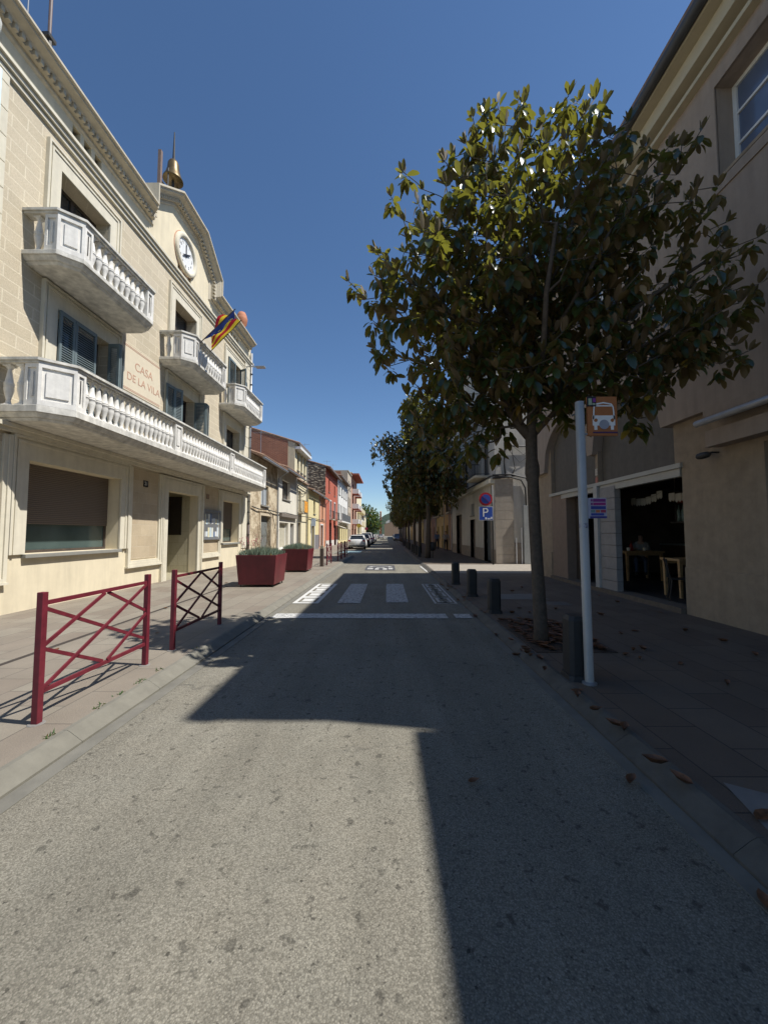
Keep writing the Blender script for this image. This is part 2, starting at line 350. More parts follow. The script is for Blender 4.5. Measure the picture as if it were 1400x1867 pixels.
# road markings
def rect(mb, x0, x1, y0, y1, z=.010): mb.quad((x0, y0, z), (x1, y0, z), (x1, y1, z), (x0, y1, z))
mb = MB(); rect(mb, -2.2, 1.15, 7.33, 7.75); rect(mb, 1.30, 1.62, 7.36, 7.74); struct(mb.build('stop_line', MARKW))
mb = MB(); rect(mb, -1.15, -.62, 8.93, 12.3); rect(mb, -.03, .49, 9.0, 12.3); struct(mb.build('crossing_bars', MARKB))
def gridmark(name, x0, x1, m, base):
    mb = MB(); L = (12.3-8.9)/4
    if base: rect(mb, x0, x1, 8.88, 12.3, .008)
    else:
        for x in (x0, x1-.05): rect(mb, x, x+.05, 8.88, 12.3, .008)
        for k in range(5): rect(mb, x0+.05, x1-.05, 8.88+k*(L-.012), 8.93+k*(L-.012), .008)
    struct(mb.build(name, m))
    dk = MB() if base else MB()
    for k in range(4):
        a, b = 8.88+k*L+.14, 8.88+(k+1)*L-.12; u0, u1 = x0+.09, x1-.09
        for (p, q, r, s_) in ((u0, u0+.07, a, b), (u1-.07, u1, a, b), (u0+.08, u0+.22, a, a+.09), (u1-.22, u1-.08, b-.09, b), (u0+.08, u0+.2, b-.09, b), (u1-.2, u1-.08, a, a+.09)):
            rect(dk, p, q, r, s_, .012)
    struct(dk.build(name+'_brackets', ASPH if base else MARKW))
gridmark('left_grid_marking', -2.18, -1.58, MARKC, True); gridmark('right_grid_marking', 1.08, 1.6, MARKW, False)
mb = MB(); rect(mb, -1.0, .35, 16.85, 19.45, .009); struct(mb.build('hump_marking', plain('dark_road_patch', (.055, .055, .06), .85, var=.15, scale=20)))
mb = MB()
for k in range(10):
    a = k/9*math.pi; b = (k+1)/9*math.pi if k < 9 else a
    for r0, r1, cy, sy in ((.40, .55, 18.55, .8), ):
        mb.quad((-.325+math.cos(a)*r0, cy+math.sin(a)*r0*sy, .013), (-.325+math.cos(a)*r1, cy+math.sin(a)*r1*sy, .013), (-.325+math.cos(b)*r1, cy+math.sin(b)*r1*sy, .013), (-.325+math.cos(b)*r0, cy+math.sin(b)*r0*sy, .013))
for (x0, x1, y0, y1) in ((-.9, -.65, 17.3, 17.9), (-.55, -.38, 17.1, 17.8), (-.2, -.02, 17.1, 17.8), (.05, .25, 17.3, 17.9), (-.9, -.7, 18.3, 18.45), (.05, .25, 18.3, 18.45), (-.5, -.12, 18.0, 18.2)): rect(mb, x0, x1, y0, y1, .013)
struct(mb.build('hump_symbol', MARKW))
mb = MB(); mb.add([(1.62, 16.2, .012), (1.72, 16.2, .012), (1.66, 18.9, .012), (1.56, 18.9, .012)], [(0, 1, 2, 3)]); struct(mb.build('edge_dash', MARKW))
mb = MB(); mb.add([(.02+.035*math.cos(a)*(1+.4*math.sin(3*a)), 1.27+.045*math.sin(a)*(1+.3*math.cos(5*a)), .010) for a in [k*math.pi/9 for k in range(18)]], [tuple(range(18))]); struct(mb.build('road_stain', MARKW))
mb = MB(); rect(mb, -4.0, -2.3, 31.5, 36.5, .010); struct(mb.build('parking_zone_paint', plain('pale_blue_zone_paint', (.22, .33, .36), .85, var=.2, scale=12)))
# far hills
def hill(name, x0, x1, y, zs, depth, col):
    n = 60; mb = MB(); vs = []; r2 = random.Random(3)
    prof = [zs(i/n) * (1 + .04*r2.uniform(-1, 1)) for i in range(n+1)]
    rows = 10
    for j in range(rows+1):
        for i in range(n+1):
            f = math.sin(j/rows*math.pi/2); vs.append((x0+(x1-x0)*i/n, y+depth*j/rows, -1+(prof[i]+1)*f*(1+.03*r2.uniform(-1, 1))))
    mb.add(vs, [(j*(n+1)+i, j*(n+1)+i+1, (j+1)*(n+1)+i+1, (j+1)*(n+1)+i) for j in range(rows) for i in range(n)])
    m, t, b = newmat('wooded_hill'); g = nd(t, 'ShaderNodeNewGeometry').outputs['Position']
    c = mixc(t, ramp(t, noise(t, g, .12, 5, .7), 0, 1), (.018, .034, .022), (.05, .078, .038)); t.links.new(c, b.inputs['Base Color']); b.inputs['Roughness'].default_value = 1
    bump(t, b, noise(t, g, .15, 5, .7), 1, 6)
    struct(mb.build(name, m, smooth=False))
hill('hills', -420, 700, 1050, lambda u: 1 + 118*max(0, math.sin(math.pi*min(1, max(0, (u-.28)/.6))))**.8, 260, None)

# ------------------------------------------------------------------ town hall (left)
W = -7.1
TH = thing('town_hall', 'cream town hall with white balustraded balconies, clock gable and roof bell', 'town hall', (W, 12.9, .1))
ops = [(7.45, 10.1, 1.2, 3.05, .35), (12.3, 14.28, .1, 3.0, .28), (16.45, 18.25, 1.2, 3.05, .35),
       (7.93, 9.5, 3.95, 6.42, .3), (12.3, 13.8, 3.95, 6.42, .3), (16.6, 18.1, 3.95, 6.42, .3),
       (7.85, 9.32, 7.12, 9.47, .35), (12.35, 13.77, 7.12, 9.45, .35), (16.58, 18.05, 7.12, 9.5, .35)]
fr = []
for k in range(3):
    for y in (8.12+k*.33, 12.9-.42+k*.33, 16.9+k*.33): fr.append((y, y+.22, 10.62, 10.85, .12))
mb = MB(); sheet(mb, 1, W, 5.7, 19.45, 3.3, 10.2, [o for o in ops if o[2] > 3.5])
mb.build('wall', BLOCK, TH)
mb = MB(); sheet(mb, 1, W, 5.7, 19.45, 0, 3.3, [o for o in ops if o[2] < 3.3]); sheet(mb, 1, W, 5.7, 19.45, 10.2, 11.0, fr)
mb.prismx([(5.7, 11.0), (19.45, 11.0), (19.45, 11.25), (15.05, 11.25), (15.05, 11.8), (13.72, 12.82), (12.03, 12.82), (10.7, 11.8), (10.7, 11.25), (5.7, 11.25)][::-1], W-.45, W)
for y in (5.7, 19.45): mb.quad((W, y, 0), (W-11, y, 0), (W-11, y, 11.0), (W, y, 11.0))
mb.quad((W-11, 5.7, 0), (W-11, 19.45, 0), (W-11, 19.45, 11), (W-11, 5.7, 11)); mb.quad((W, 5.7, 10.995), (W-11, 5.7, 10.995), (W-11, 19.45, 10.995), (W, 19.45, 10.995))
mb.build('plaster_wall', CREAM, TH)
# cornice sweep
path = [(5.6, 11.3), (10.66, 11.3), (10.66, 11.9), (12.02, 12.9), (13.74, 12.9), (15.09, 11.9), (15.09, 11.3), (19.12, 11.3)]
def miter(path, h):
    out = []
    for i, p in enumerate(path):
        p = Vector(p); dirs = []
        if i > 0: dirs.append((p-Vector(path[i-1])).normalized())
        if i < len(path)-1: dirs.append((Vector(path[i+1])-p).normalized())
        ns = [Vector((d.y, -d.x)) for d in dirs]   # right-hand normal = below when going +y
        if len(ns) == 2: m = (ns[0]+ns[1]).normalized(); k = min(h/max(.35, m.dot(ns[0])), h*2.2)
        else: m = ns[0]; k = h
        out.append(p + m*k)
    return out
prof = [(-.46, 0), (.42, 0), (.42, .05), (.36, .07), (.36, .11), (.22, .17), (.19, .20), (.13, .20), (.13, .30), (.05, .30), (.05, .38), (.0, .42)]
mb = MB(); vs = []
for wv_, h in prof: vs += [(W+wv_, p.x, p.y) for p in miter(path, h)]
n = len(path); mb.add(vs, [(j*n+i, (j+1)*n+i, (j+1)*n+i+1, j*n+i+1) for j in range(len(prof)-1) for i in range(n-1)] + [tuple(j*n for j in range(len(prof))), tuple(j*n+n-1 for j in reversed(range(len(prof))))])
for i in range(n-1):
    a, b = miter(path, .255)[i], miter(path, .255)[i+1]; d = b-a; L = d.length; d.normalize(); nn = Vector((d.y, -d.x)); m = max(1, int(L/.13))
    for k in range(m):
        c = a + d*(L*(k+.5)/m); q = [c-d*.035-nn*.05, c+d*.035-nn*.05, c+d*.035+nn*.05, c-d*.035+nn*.05]
        mb.add([(W+x, p.x, p.y) for x in (.12, .20) for p in q], [(0, 3, 2, 1), (4, 5, 6, 7), (0, 1, 5, 4), (1, 2, 6, 5), (2, 3, 7, 6), (3, 0, 4, 7)])
mb.build('cornice', CORN, TH)
mb = MB()
for a, b, z0, z1, p in ((5.65, 19.5, 10.14, 10.22, .06), (5.65, 19.5, 10.25, 10.33, .11), (5.65, 19.5, 10.345, 10.42, .16)): mb.box(W-.02, W+p, a, b, z0, z1)
mb.build('string_course', TRIM, TH)
# pilasters with quoins at both ends
for (a, b) in ((5.7, 6.66), (18.62, 19.44)):
    mb = MB(); z = 3.95
    while z < 10.1:
        mb.box(W-.02, W+.05, a, b, z, min(z+.48, 10.13)); z += .50
    mb.box(W-.02, W+.035, a+.02, b-.02, .9, 3.5)
    mb.build('corner_pilaster', TRIM, TH)
# architraves
def surround(mb, ya, yb, zb, zt, o, wd=.25, sill=False):
    a, b, c, d = o
    mb.box(W-.01, W+.05, ya, a, zb, zt); mb.box(W-.01, W+.05, b, yb, zb, zt); mb.box(W-.01, W+.05, a, b, d, zt)
    for k, (e, p) in enumerate(((.0, .085), (.09, .07))):
        mb.box(W+.05, W+p, ya+e, ya+e+.045, zb, zt-e); mb.box(W+.05, W+p, yb-e-.045, yb-e, zb, zt-e); mb.box(W+.05, W+p, ya+e+.045, yb-e-.045, zt-e-.045, zt-e)
mb = MB()
surround(mb, 7.5, 9.68, 7.12, 9.88, (7.85, 9.32, 7.12, 9.47)); surround(mb, 12.0, 14.12, 7.12, 9.86, (12.35, 13.77, 7.12, 9.45)); surround(mb, 16.24, 18.4, 7.12, 9.9, (16.58, 18.05, 7.12, 9.5))
surround(mb, 7.56, 9.88, 3.95, 6.86, (7.93, 9.5, 3.95, 6.42)); surround(mb, 11.95, 14.15, 3.95, 6.86, (12.3, 13.8, 3.95, 6.42)); surround(mb, 16.25, 18.45, 3.95, 6.86, (16.6, 18.1, 3.95, 6.42))
surround(mb, 7.1, 10.4, 1.2, 3.5, (7.45, 10.1, 1.2, 3.05)); surround(mb, 11.97, 14.58, .1, 3.45, (12.3, 14.28, .1, 3.0)); surround(mb, 16.2, 18.6, 1.2, 3.45, (16.45, 18.25, 1.2, 3.05))
mb.build('architrave', TRIM, TH)
for a, b in ((6.0, 7.05), (10.42, 11.95), (14.6, 16.18)):       # sunken stone panels with moulded frames
    mb = MB(); mb.box(W-.01, W+.012, a+.17, b-.17, .88, 3.45); mb.build('stone_panel', PANEL, TH)
for a, b in ((5.95, 7.09), (10.41, 11.96), (14.59, 16.19)):
    mb = MB()
    for e, p in ((0, .075), (.075, .05)):
        mb.box(W-.01, W+p, a+e, a+e+.072, .70, 3.45); mb.box(W-.01, W+p, b-e-.072, b-e, .70, 3.45); mb.box(W-.01, W+p, a+e+.074, b-e-.074, .70+e, .70+e+.072)
    mb.box(W-.01, W+.10, a-.02, b+.02, .66, .697)
    mb.build('panel_frame', TRIM, TH)
mb = MB(); mb.box(W-.01, W+.10, 5.7, 19.45, 3.505, 3.58); mb.box(W-.01, W+.16, 5.7, 19.45, 3.583, 3.66); mb.build('balcony_bed_mould', TRIM, TH)
# windows: frame > pane
def th_window(o, dep, cat='window', mull=2, pane=GLASS, fcol=DARKW):
    a, b, c, d = o; X = W-dep; t = .06; f = MB()
    f.box(X-.05, X+.01, a, a+t, c, d); f.box(X-.05, X+.01, b-t, b, c, d); f.box(X-.05, X+.01, a+t, b-t, d-t, d); f.box(X-.05, X+.01, a+t, b-t, c, c+t)
    for k in range(1, mull): y = a+(b-a)*k/mull; f.box(X-.05, X+.012, y-.04, y+.04, c+t, d-t)
    fo = f.build(cat, fcol, TH); p = MB(); p.box(X-.035, X-.02, a+t*.5, b-t*.5, c+t*.5, d-t*.5); p.build('pane', pane, fo); return fo
SILLM = plain('grey_sill_stone', (.22, .215, .19), .8, var=.1)
for o in (ops[0], ops[2]):
    fo = th_window(o[:4], .34, mull=1, pane=GLASSB)
    m2 = MB(); m2.box(W-.335, W-.30, o[0]+.02, o[1]-.02, 1.2+(.60 if o[0] < 8 else .62), 3.045); m2.build('roller_blind', BLIND, fo)
    m2 = MB(); m2.box(W-.33, W+.10, o[0]-.03, o[1]+.03, 1.12, 1.196); m2.build('sill', SILLM, fo, bevel=.008)
for o in ops[3:6]: th_window((o[0], o[1], o[2], o[3]), .29)
for o in ops[6:9]: th_window((o[0], o[1], o[2], o[3]), .34)
# vestibule behind the door
mb = MB(); X0 = W-.28
mb.box(X0-1.8, X0-.001, 14.29, 14.45, .1, 3.35); mb.box(X0-1.8, X0-.001, 12.1, 12.29, .1, 3.35); mb.box(X0-1.95, X0-1.8, 12.1, 14.45, .1, 3.35); mb.box(X0-1.8, X0-.001, 12.29, 14.29, 3.3, 3.35); mb.box(X0-1.8, W, 12.29, 14.28, .1, .16)
mb.build('entrance_vestibule', bricky('cream_marble_tiles', (.42, .38, .26), (.46, .42, .30), (.33, .29, .20), .5, .42, .006, .1, .35, stain=.1), TH)
mb = MB(); mb.box(X0-.95, X0-.30, 14.24, 14.286, 1.55, 2.98); mb.build('dark_door_panel', plain('dark_bronze_glass', (.03, .025, .02), .25), TH)
mb = MB(); mb.box(X0-1.78, X0-1.74, 12.4, 14.2, .16, 2.9); mb.build('door', DARKW, TH)
# shutters
def shutter(parent, p0, d, wd, z0, z1, name='shutter'):
    """louvred leaf from hinge p0 (x,y) along unit d"""
    p0 = Vector((p0[0], p0[1])); d = Vector(d).normalized(); nrm = Vector((-d.y, d.x)); m = MB()
    def bx(u0, u1, t0, t1, a, b):
        q = [p0+d*u0+nrm*t0, p0+d*u1+nrm*t0, p0+d*u1+nrm*t1, p0+d*u0+nrm*t1]; m.prism([(v.x, v.y) for v in q], a, b)
    bx(0, .06, -.02, .02, z0, z1); bx(wd-.06, wd, -.02, .02, z0, z1)
    zm = z0+(z1-z0)*.42
    for a, b in ((z0, z0+.09), (zm-.04, zm+.04), (z1-.09, z1)): bx(.061, wd-.061, -.02, .02, a, b)
    z = z0+.1
    while z < z1-.12:
        if abs(z-zm) > .06:
            q = [p0+d*.06+nrm*-.018, p0+d*(wd-.06)+nrm*-.018, p0+d*(wd-.06)+nrm*.018, p0+d*.06+nrm*.018]
            vs = [(q[0].x, q[0].y, z), (q[1].x, q[1].y, z), (q[2].x, q[2].y, z+.04), (q[3].x, q[3].y, z+.04)]
            vs += [(x, y, zz+.008) for x, y, zz in vs]
            m.add(vs, [(3, 2, 1, 0), (4, 5, 6, 7), (0, 1, 5, 4), (1, 2, 6, 5), (2, 3, 7, 6), (3, 0, 4, 7)])
        z += .052
    return m.build(name, SHUT, parent)
SX = W+.09
shutter(TH, (SX, 7.93), (0, 1), .40, 3.97, 6.40); shutter(TH, (SX, 8.34), (0, 1), .62, 3.97, 6.40)
shutter(TH, (SX-.05, 9.44), (1, -.05), .30, 3.97, 6.40); shutter(TH, (SX+.26, 9.45), (-.45, 1), .26, 3.97, 6.40)
shutter(TH, (SX, 11.90), (.1, 1), .42, 3.97, 6.40); shutter(TH, (SX+.02, 12.33), (.5, 1), .30, 3.97, 6.40)
shutter(TH, (SX-.05, 13.8), (1, .12), .40, 3.97, 6.40); shutter(TH, (SX+.35, 13.88), (-.2, 1), .30, 3.97, 6.40)
shutter(TH, (SX, 16.6), (0, 1), .72, 7.14, 9.47); shutter(TH, (SX-.05, 18.02), (1, -.5), .38, 7.14, 9.47)
# balconies
bprof = [(.075, 0), (.075, .03), (.045, .05), (.04, .07), (.035, .10), (.065, .20), (.078, .26), (.07, .30), (.078, .305), (.078, .32), (.068, .325), (.078, .335), (.078, .35), (.066, .36), (.05, .45), (.034, .54), (.033, .56), (.05, .575), (.055, .59), (.075, .60), (.075, .63)]
def balcony(Y0, Y1, D, r, c, zb, zt, zr, peds=(), name='balcony', step=.178):
    def poly(i=0.0): return [(W-.01, Y0+i), (W+r-i*.5, Y0+i), (W+D-i, Y0+c+i*.5), (W+D-i, Y1-c-i*.5), (W+r-i*.5, Y1-i), (W-.01, Y1-i)]
    m = MB(); m.prism(poly(.10), zb, zb+.05, poly(.14)); m.prism(poly(.02), zb+.052, zb+.13, poly(.08)); m.prism(poly(0), zb+.132, zt)
    slab = m.build(name, BALS, TH, bevel=.008)
    def ring(o0, o1, z0, z1):
        a = [(W-.01, Y0+o0), (W+r-o0*.4, Y0+o0), (W+D-o0, Y0+c+o0*.4), (W+D-o0, Y1-c-o0*.4), (W+r-o0*.4, Y1-o0), (W-.01, Y1-o0)]
        b = [(W-.01, Y0+o1), (W+r-o1*.4, Y0+o1), (W+D-o1, Y0+c+o1*.4), (W+D-o1, Y1-c-o1*.4), (W+r-o1*.4, Y1-o1), (W-.01, Y1-o1)]
        mm = MB(); N = 6
        vs = [(x, y, z) for z in (z0, z1) for pl in (a, b) for x, y in pl]
        fs = []
        for i in range(N-1):
            fs += [(i, i+1, 2*N+i+1, 2*N+i), (N+i+1, N+i, 3*N+i, 3*N+i+1), (2*N+i, 2*N+i+1, 3*N+i+1, 3*N+i), (i+1, i, N+i, N+i+1)]
        fs += [(0, N, 3*N, 2*N), (N-1, 3*N-1, 4*N-1, 2*N-1)]
        mm.add(vs, fs); return mm
    h = ring(-.03, .22, zr-.05, zr); h2 = ring(.0, .20, zr-.09, zr-.052); h.add(h2.v, h2.f); h.build('handrail', BALS, slab)
    # pedestals: solid chamfer panels plus piers
    def pier(x, y, nx, ny, wd, nm='pedestal'):
        """panelled pier facing (nx,ny), width wd centred at x,y on outer face"""
        nv = Vector((nx, ny)).normalized(); tv = Vector((-nv.y, nv.x)); m = MB()
        def bb(u0, u1, d0, d1, a, b):
            q = [Vector((x, y))+tv*u0-nv*d0, Vector((x, y))+tv*u1-nv*d0, Vector((x, y))+tv*u1-nv*d1, Vector((x, y))+tv*u0-nv*d1]; m.prism([(v.x, v.y) for v in q], a, b)
        bb(-wd/2, wd/2, .03, .17, zt, zr-.092)
        bb(-wd/2, wd/2, .0, .03, zt, zt+.10); bb(-wd/2, wd/2, 0, .03, zr-.17, zr-.092)
        for sgn in (-1, 1): bb(min(sgn*wd/2, sgn*(wd/2-.05)), max(sgn*wd/2, sgn*(wd/2-.05)), 0, .03, zt+.10, zr-.17)
        if wd > .2: bb(-wd/2+.11, wd/2-.11, .008, .03, zt+.17, zr-.24)
        m.build(nm, BALU, slab)
    cl = math.hypot(D-r, c)
    for (yy, sg) in ((Y0, -1), (Y1, 1)):
        x = W+(r+D)/2; y = yy - sg*c/2; pier(x - .02*0, y, c, sg*(D-r), cl*.98)
    pier(W+r-.13, Y0+.02, 0, -1, .26); pier(W+r-.13, Y1-.02, 0, 1, .26)
    pier(W+D-.02, Y0+c+.12, 1, 0, .22); pier(W+D-.02, Y1-c-.12, 1, 0, .22)
    for p in peds: pier(W+D-.02, p, 1, 0, .36)
    bm_ = MB(); bm_.lathe([(a, b*((zr-.092-zt)/.63)) for a, b in bprof], n=12)
    # square blocks top and bottom
    hh = zr-.092-zt; bm_.box(-.07, .07, -.07, .07, 0, .035); bm_.box(-.07, .07, -.07, .07, hh-.035, hh)
    bme = bm_.mesh('baluster', BALU); 
    for k in range(len(bme.polygons)-12): bme.polygons[k].use_smooth = True
    def bal(x, y):
        o = bpy.data.objects.new('baluster', bme); C.objects.link(o); o.parent = slab; o.location = Vector((x, y, zt)) - wloc(slab)
    edges = [Y0+c+.23] + [v for p in peds for v in (p-.18, p+.18)] + [Y1-c-.23]
    for a, b in zip(edges[::2], edges[1::2]):
        n_ = max(1, int(round((b-a)/step))); 
        for k in range(n_): bal(W+D-.12, a+(b-a)*(k+.5)/n_)
    ns = max(1, int((r-.3)/.2))
    for yy in (Y0+.12, Y1-.12):
        for k in range(ns): bal(W+.02+(r-.28)*(k+.5)/ns, yy)
    return slab
balcony(7.1, 9.98, 1.0, .68, .30, 6.90, 7.12, 7.95)
balcony(11.62, 14.5, 1.0, .68, .30, 6.90, 7.12, 7.95)
balcony(15.85, 18.75, 1.0, .68, .30, 6.90, 7.12, 7.95)
balcony(6.75, 18.9, 1.2, .78, .38, 3.67, 3.93, 4.80, peds=(10.75, 14.55))
# name plaque with lettering
mb = MB(); mb.box(W-.01, W+.012, 9.98, 11.72, 5.5, 6.80); pl = mb.build('name_plaque', plain('pale_plaque', (.60, .53, .40), .85, var=.04), TH)
LET = plain('faded_red_lettering', (.45, .26, .18), .8)
text_obj('CASA', .33, LET, 'lettering', pl, face_px(W+.014, 10.90, 6.30), .002)
text_obj('DE LA VILA', .305, LET, 'lettering', pl, face_px(W+.014, 10.93, 5.92), .002)
for z in (5.54, 6.72): mb = MB(); mb.box(W+.012, W+.016, 10.0, 11.70, z, z+.018); mb.box(W+.012, W+.016, 10.0, 11.70, z+.04, z+.05); mb.build('plaque_border', LET, pl)
for (y, z) in ((11.15, 3.06), (15.05, 3.06)):
    mb = MB(); mb.box(W+.012, W+.03, y-.1, y+.1, z-.09, z+.09); np_ = mb.build('number_plate', plain('black_enamel', (.015, .015, .02), .3) if y < 13 else plain('bronze_plate', (.2, .14, .09), .5), TH, label='black house number plate 21' if y < 13 else 'weathered bronze number plate')
    text_obj('21', .15, WHITEM if y < 13 else LET, 'numerals', np_, face_px(W+.031, y, z), .002)
# clock
clk = thing('wall_clock', 'round white clock in a cream ring high on the town hall gable', 'clock', (W, 12.92, 11.38))
mb = MB(); mb.lathe([(.52, 0), (.52, .07), (.57, .11), (.64, .11), (.69, .08), (.69, 0)], (W, 12.92, 11.38), 40, 'x')
mb.f = mb.f[:-2]; mb.mi = mb.mi[:-2]; mb.build('ring', TRIM, clk, True)
mb = MB(); mb.lathe([(.69, -.01), (.72, .0), (.72, .012), (.69, .012)], (W, 12.92, 11.38), 40, 'x'); mb.f = mb.f[:-2]; mb.mi = mb.mi[:-2]; mb.build('red_outline', LET, clk)
mb = MB(); mb.lathe([(.52, .01), (.52, .03)], (W, 12.92, 11.38), 40, 'x'); face = mb.build('dial', WHITEM, clk)
INK = plain('black_ink', (.01, .012, .02), .5)
for k in range(1, 13):
    a = R(90-30*k); text_obj(str(k), .14, INK, 'numerals', face, face_px(W+.032, 12.92+.40*math.cos(a), 11.38+.40*math.sin(a)), .002)
def hand(a, L, tail, wd, x):
    d = Vector((0, math.sin(a), math.cos(a))); c = Vector((x, 12.92, 11.38)); m = MB(); m.beam(c-d*tail, c+d*L, .012, wd); return m
h = hand(R(-2), .37, .10, .035, W+.05); h.build('minute_hand', INK, clk)
h = hand(R(59), .26, .25, .05, W+.065); h.build('hour_hand', INK, clk)
# roof bell, masts, finial
bl = thing('roof_bell', 'bronze bell hung over a smaller bell under an iron mast on the gable', 'bell', (W-.5, 12.9, 12.9))
bx, by = W-.5, 12.9
def bellp(z, s): return [(.33*s, z), (.325*s, z+.05*s), (.26*s, z+.18*s), (.20*s, z+.40*s), (.18*s, z+.62*s), (.13*s, z+.72*s), (.04*s, z+.76*s)]
mb = MB(); mb.lathe(bellp(14.12, 1.0), (bx, by, 0), 24); mb.build('bell', BRASS, bl, True)
mb = MB(); mb.lathe(bellp(13.25, .8), (bx, by, 0), 24); mb.build('bell', BRASS, bl, True, label='lower smaller bell')
mb = MB(); mb.tube([(bx, by, 12.8), (bx, by, 14.9), (bx, by, 15.95)], [.05, .045, .018], 8); 
for dx in (-.3, .3): mb.tube([(bx, by+dx, 12.8), (bx, by+dx, 14.3), (bx, by, 14.5)], .025, 6)
mb.build('iron_frame', BLACKM, bl)
sm = thing('siren_post', 'brown square post with iron bracket beside the bells on the roof', 'post', (bx, 12.15, 12.8))
mb = MB(); mb.box(bx-.05, bx+.05, 12.08, 12.18, 13.25, 14.45); mb.build('post', plain('rusty_post', (.17, .12, .10), .7), sm)
mb = MB(); mb.tube([(bx, 12.12, 13.3), (bx, 12.12, 12.85)], .04); mb.tube([(bx, 12.12, 13.45), (bx, 12.5, 13.5), (bx, 12.6, 13.3), (bx, 12.6, 12.85)], .035); mb.build('bracket', BLACKM, sm)
vf = thing('roof_urn', 'terracotta urn standing behind the far end of the town hall cornice', 'urn', (W-.5, 19.3, 10.99))
mb = MB(); mb.lathe([(.18, 10.99), (.18, 12.1), (.22, 12.15), (.22, 12.25), (.16, 12.3), (.16, 12.4), (.25, 12.55), (.28, 12.75), (.28, 12.85), (.25, 12.9), (.25, 12.95), (.24, 13.0), (.17, 13.15), (.07, 13.2)], (W-.5, 19.45, 0), 20); mb.build('urn_body', TERRA, vf, True)
an = thing('roof_mast', 'tall thin rusty mast clamped to the town hall roof edge', 'mast', (W-.5, 7.97, 11))
mb = MB(); mb.tube([(W-.5, 7.97, 11), (W-.5, 7.97, 15.5)], .035); mb.build('mast', plain('rusty_mast', (.12, .085, .08), .6), an); mb = MB(); mb.box(W-.58, W-.42, 7.87, 8.07, 12.7, 12.78); mb.tube([(W-.5, 7.97, 11), (W-.5, 7.97, 12.7)], .06); mb.build('clamp', BLACKM, an)
mb = MB(); mb.tube([(W-.5, 7.46, 11), (W-.5, 7.46, 14.5)], .012, 6); tag(mb.build('roof_aerial', GREYM), 'thin pale aerial rod at the near end of the town hall roof', 'aerial')
dp = thing('drain_pipe', 'grey drainpipe down the far corner of the town hall', 'drainpipe', (W+.08, 19.32, .1))
mb = MB(); mb.tube([(W+.1, 19.32, 2.1), (W+.1, 19.32, 10.9)], .055, 10); mb.build('upper_pipe', GREYM, dp, True)
mb = MB(); mb.tube([(W+.1, 19.32, .1), (W+.1, 19.32, 2.12)], .065, 10); mb.build('boot_pipe', plain('brown_cast_iron', (.06, .04, .035), .6), dp, True)
mb = MB()
for z in [1+.55*k for k in range(18)]: mb.box(W+.0, W+.17, 19.25, 19.39, z, z+.02)
mb.build('pipe_bracket', BLACKM, dp)
dp = thing('drain_pipe', 'pale blue white pipe at the near edge of the town hall', 'drainpipe', (W+.1, 6.4, .1))
mb = MB(); mb.tube([(W+.13, 6.38, 4.9), (W+.13, 6.38, 9.95)], .05, 10); mb.build('pipe', plain('pale_blue_pipe', (.5, .6, .66), .4), dp, True)
mb = MB(); mb.lathe([(.06, 10.42), (.13, 10.47), (.16, 10.6), (.17, 10.75), (.12, 10.88), (.04, 10.9)], (W+.07, 6.22, 0), 16); mb.build('scroll_bracket', plain('white_scroll', (.5, .5, .46), .9, bs=.2, streak=.3), dp, True)  # plain rounded bracket for the pale scroll ornament on the frieze, no pipe part
# floodlight arm
fl = thing('facade_floodlight', 'small grey floodlight on an arm at the far top corner of the town hall', 'floodlight', (W, 18.75, 9.8))
mb = MB(); mb.tube([(W+.03, 18.75, 9.95), (W+.35, 18.75, 9.97), (W+.6, 18.75, 9.93)], .03); mb.build('arm', GREYM, fl)
mb = MB(); mb.box(W+.55, W+1.0, 18.65, 18.85, 9.88, 9.97); mb.build('lamp_head', GREYM, fl, bevel=.02)
# notice board
nb = thing('notice_board', 'grey glazed notice board full of papers beside the town hall door', 'notice board', (W+.05, 15.38, 1.36))
mb = MB(); mb.box(W+.012, W+.10, 14.66, 16.12, 1.36, 1.41); mb.box(W+.012, W+.10, 14.66, 16.12, 2.47, 2.54); mb.box(W+.012, W+.10, 14.66, 14.72, 1.41, 2.47); mb.box(W+.012, W+.10, 16.06, 16.12, 1.41, 2.47); mb.box(W+.012, W+.03, 14.72, 16.06, 1.41, 2.47); mb.build('frame', GREYM, nb)
cols = [(.62, .62, .60), (.55, .6, .62), (.62, .58, .40), (.45, .55, .6), (.60, .60, .52), (.15, .2, .3)]
for k in range(16):
    y = 14.78+.16*(k % 8); z = 1.48+.5*(k//8)+rnd.uniform(-.02, .05); mb = MB(); mb.box(W+.031, W+.035+.001*(k % 3), y, y+.14, z, z+rnd.choice((.2, .3, .38))); mb.build('paper', plain('paper_%d' % (k % 6), cols[k % 6], .7), nb)

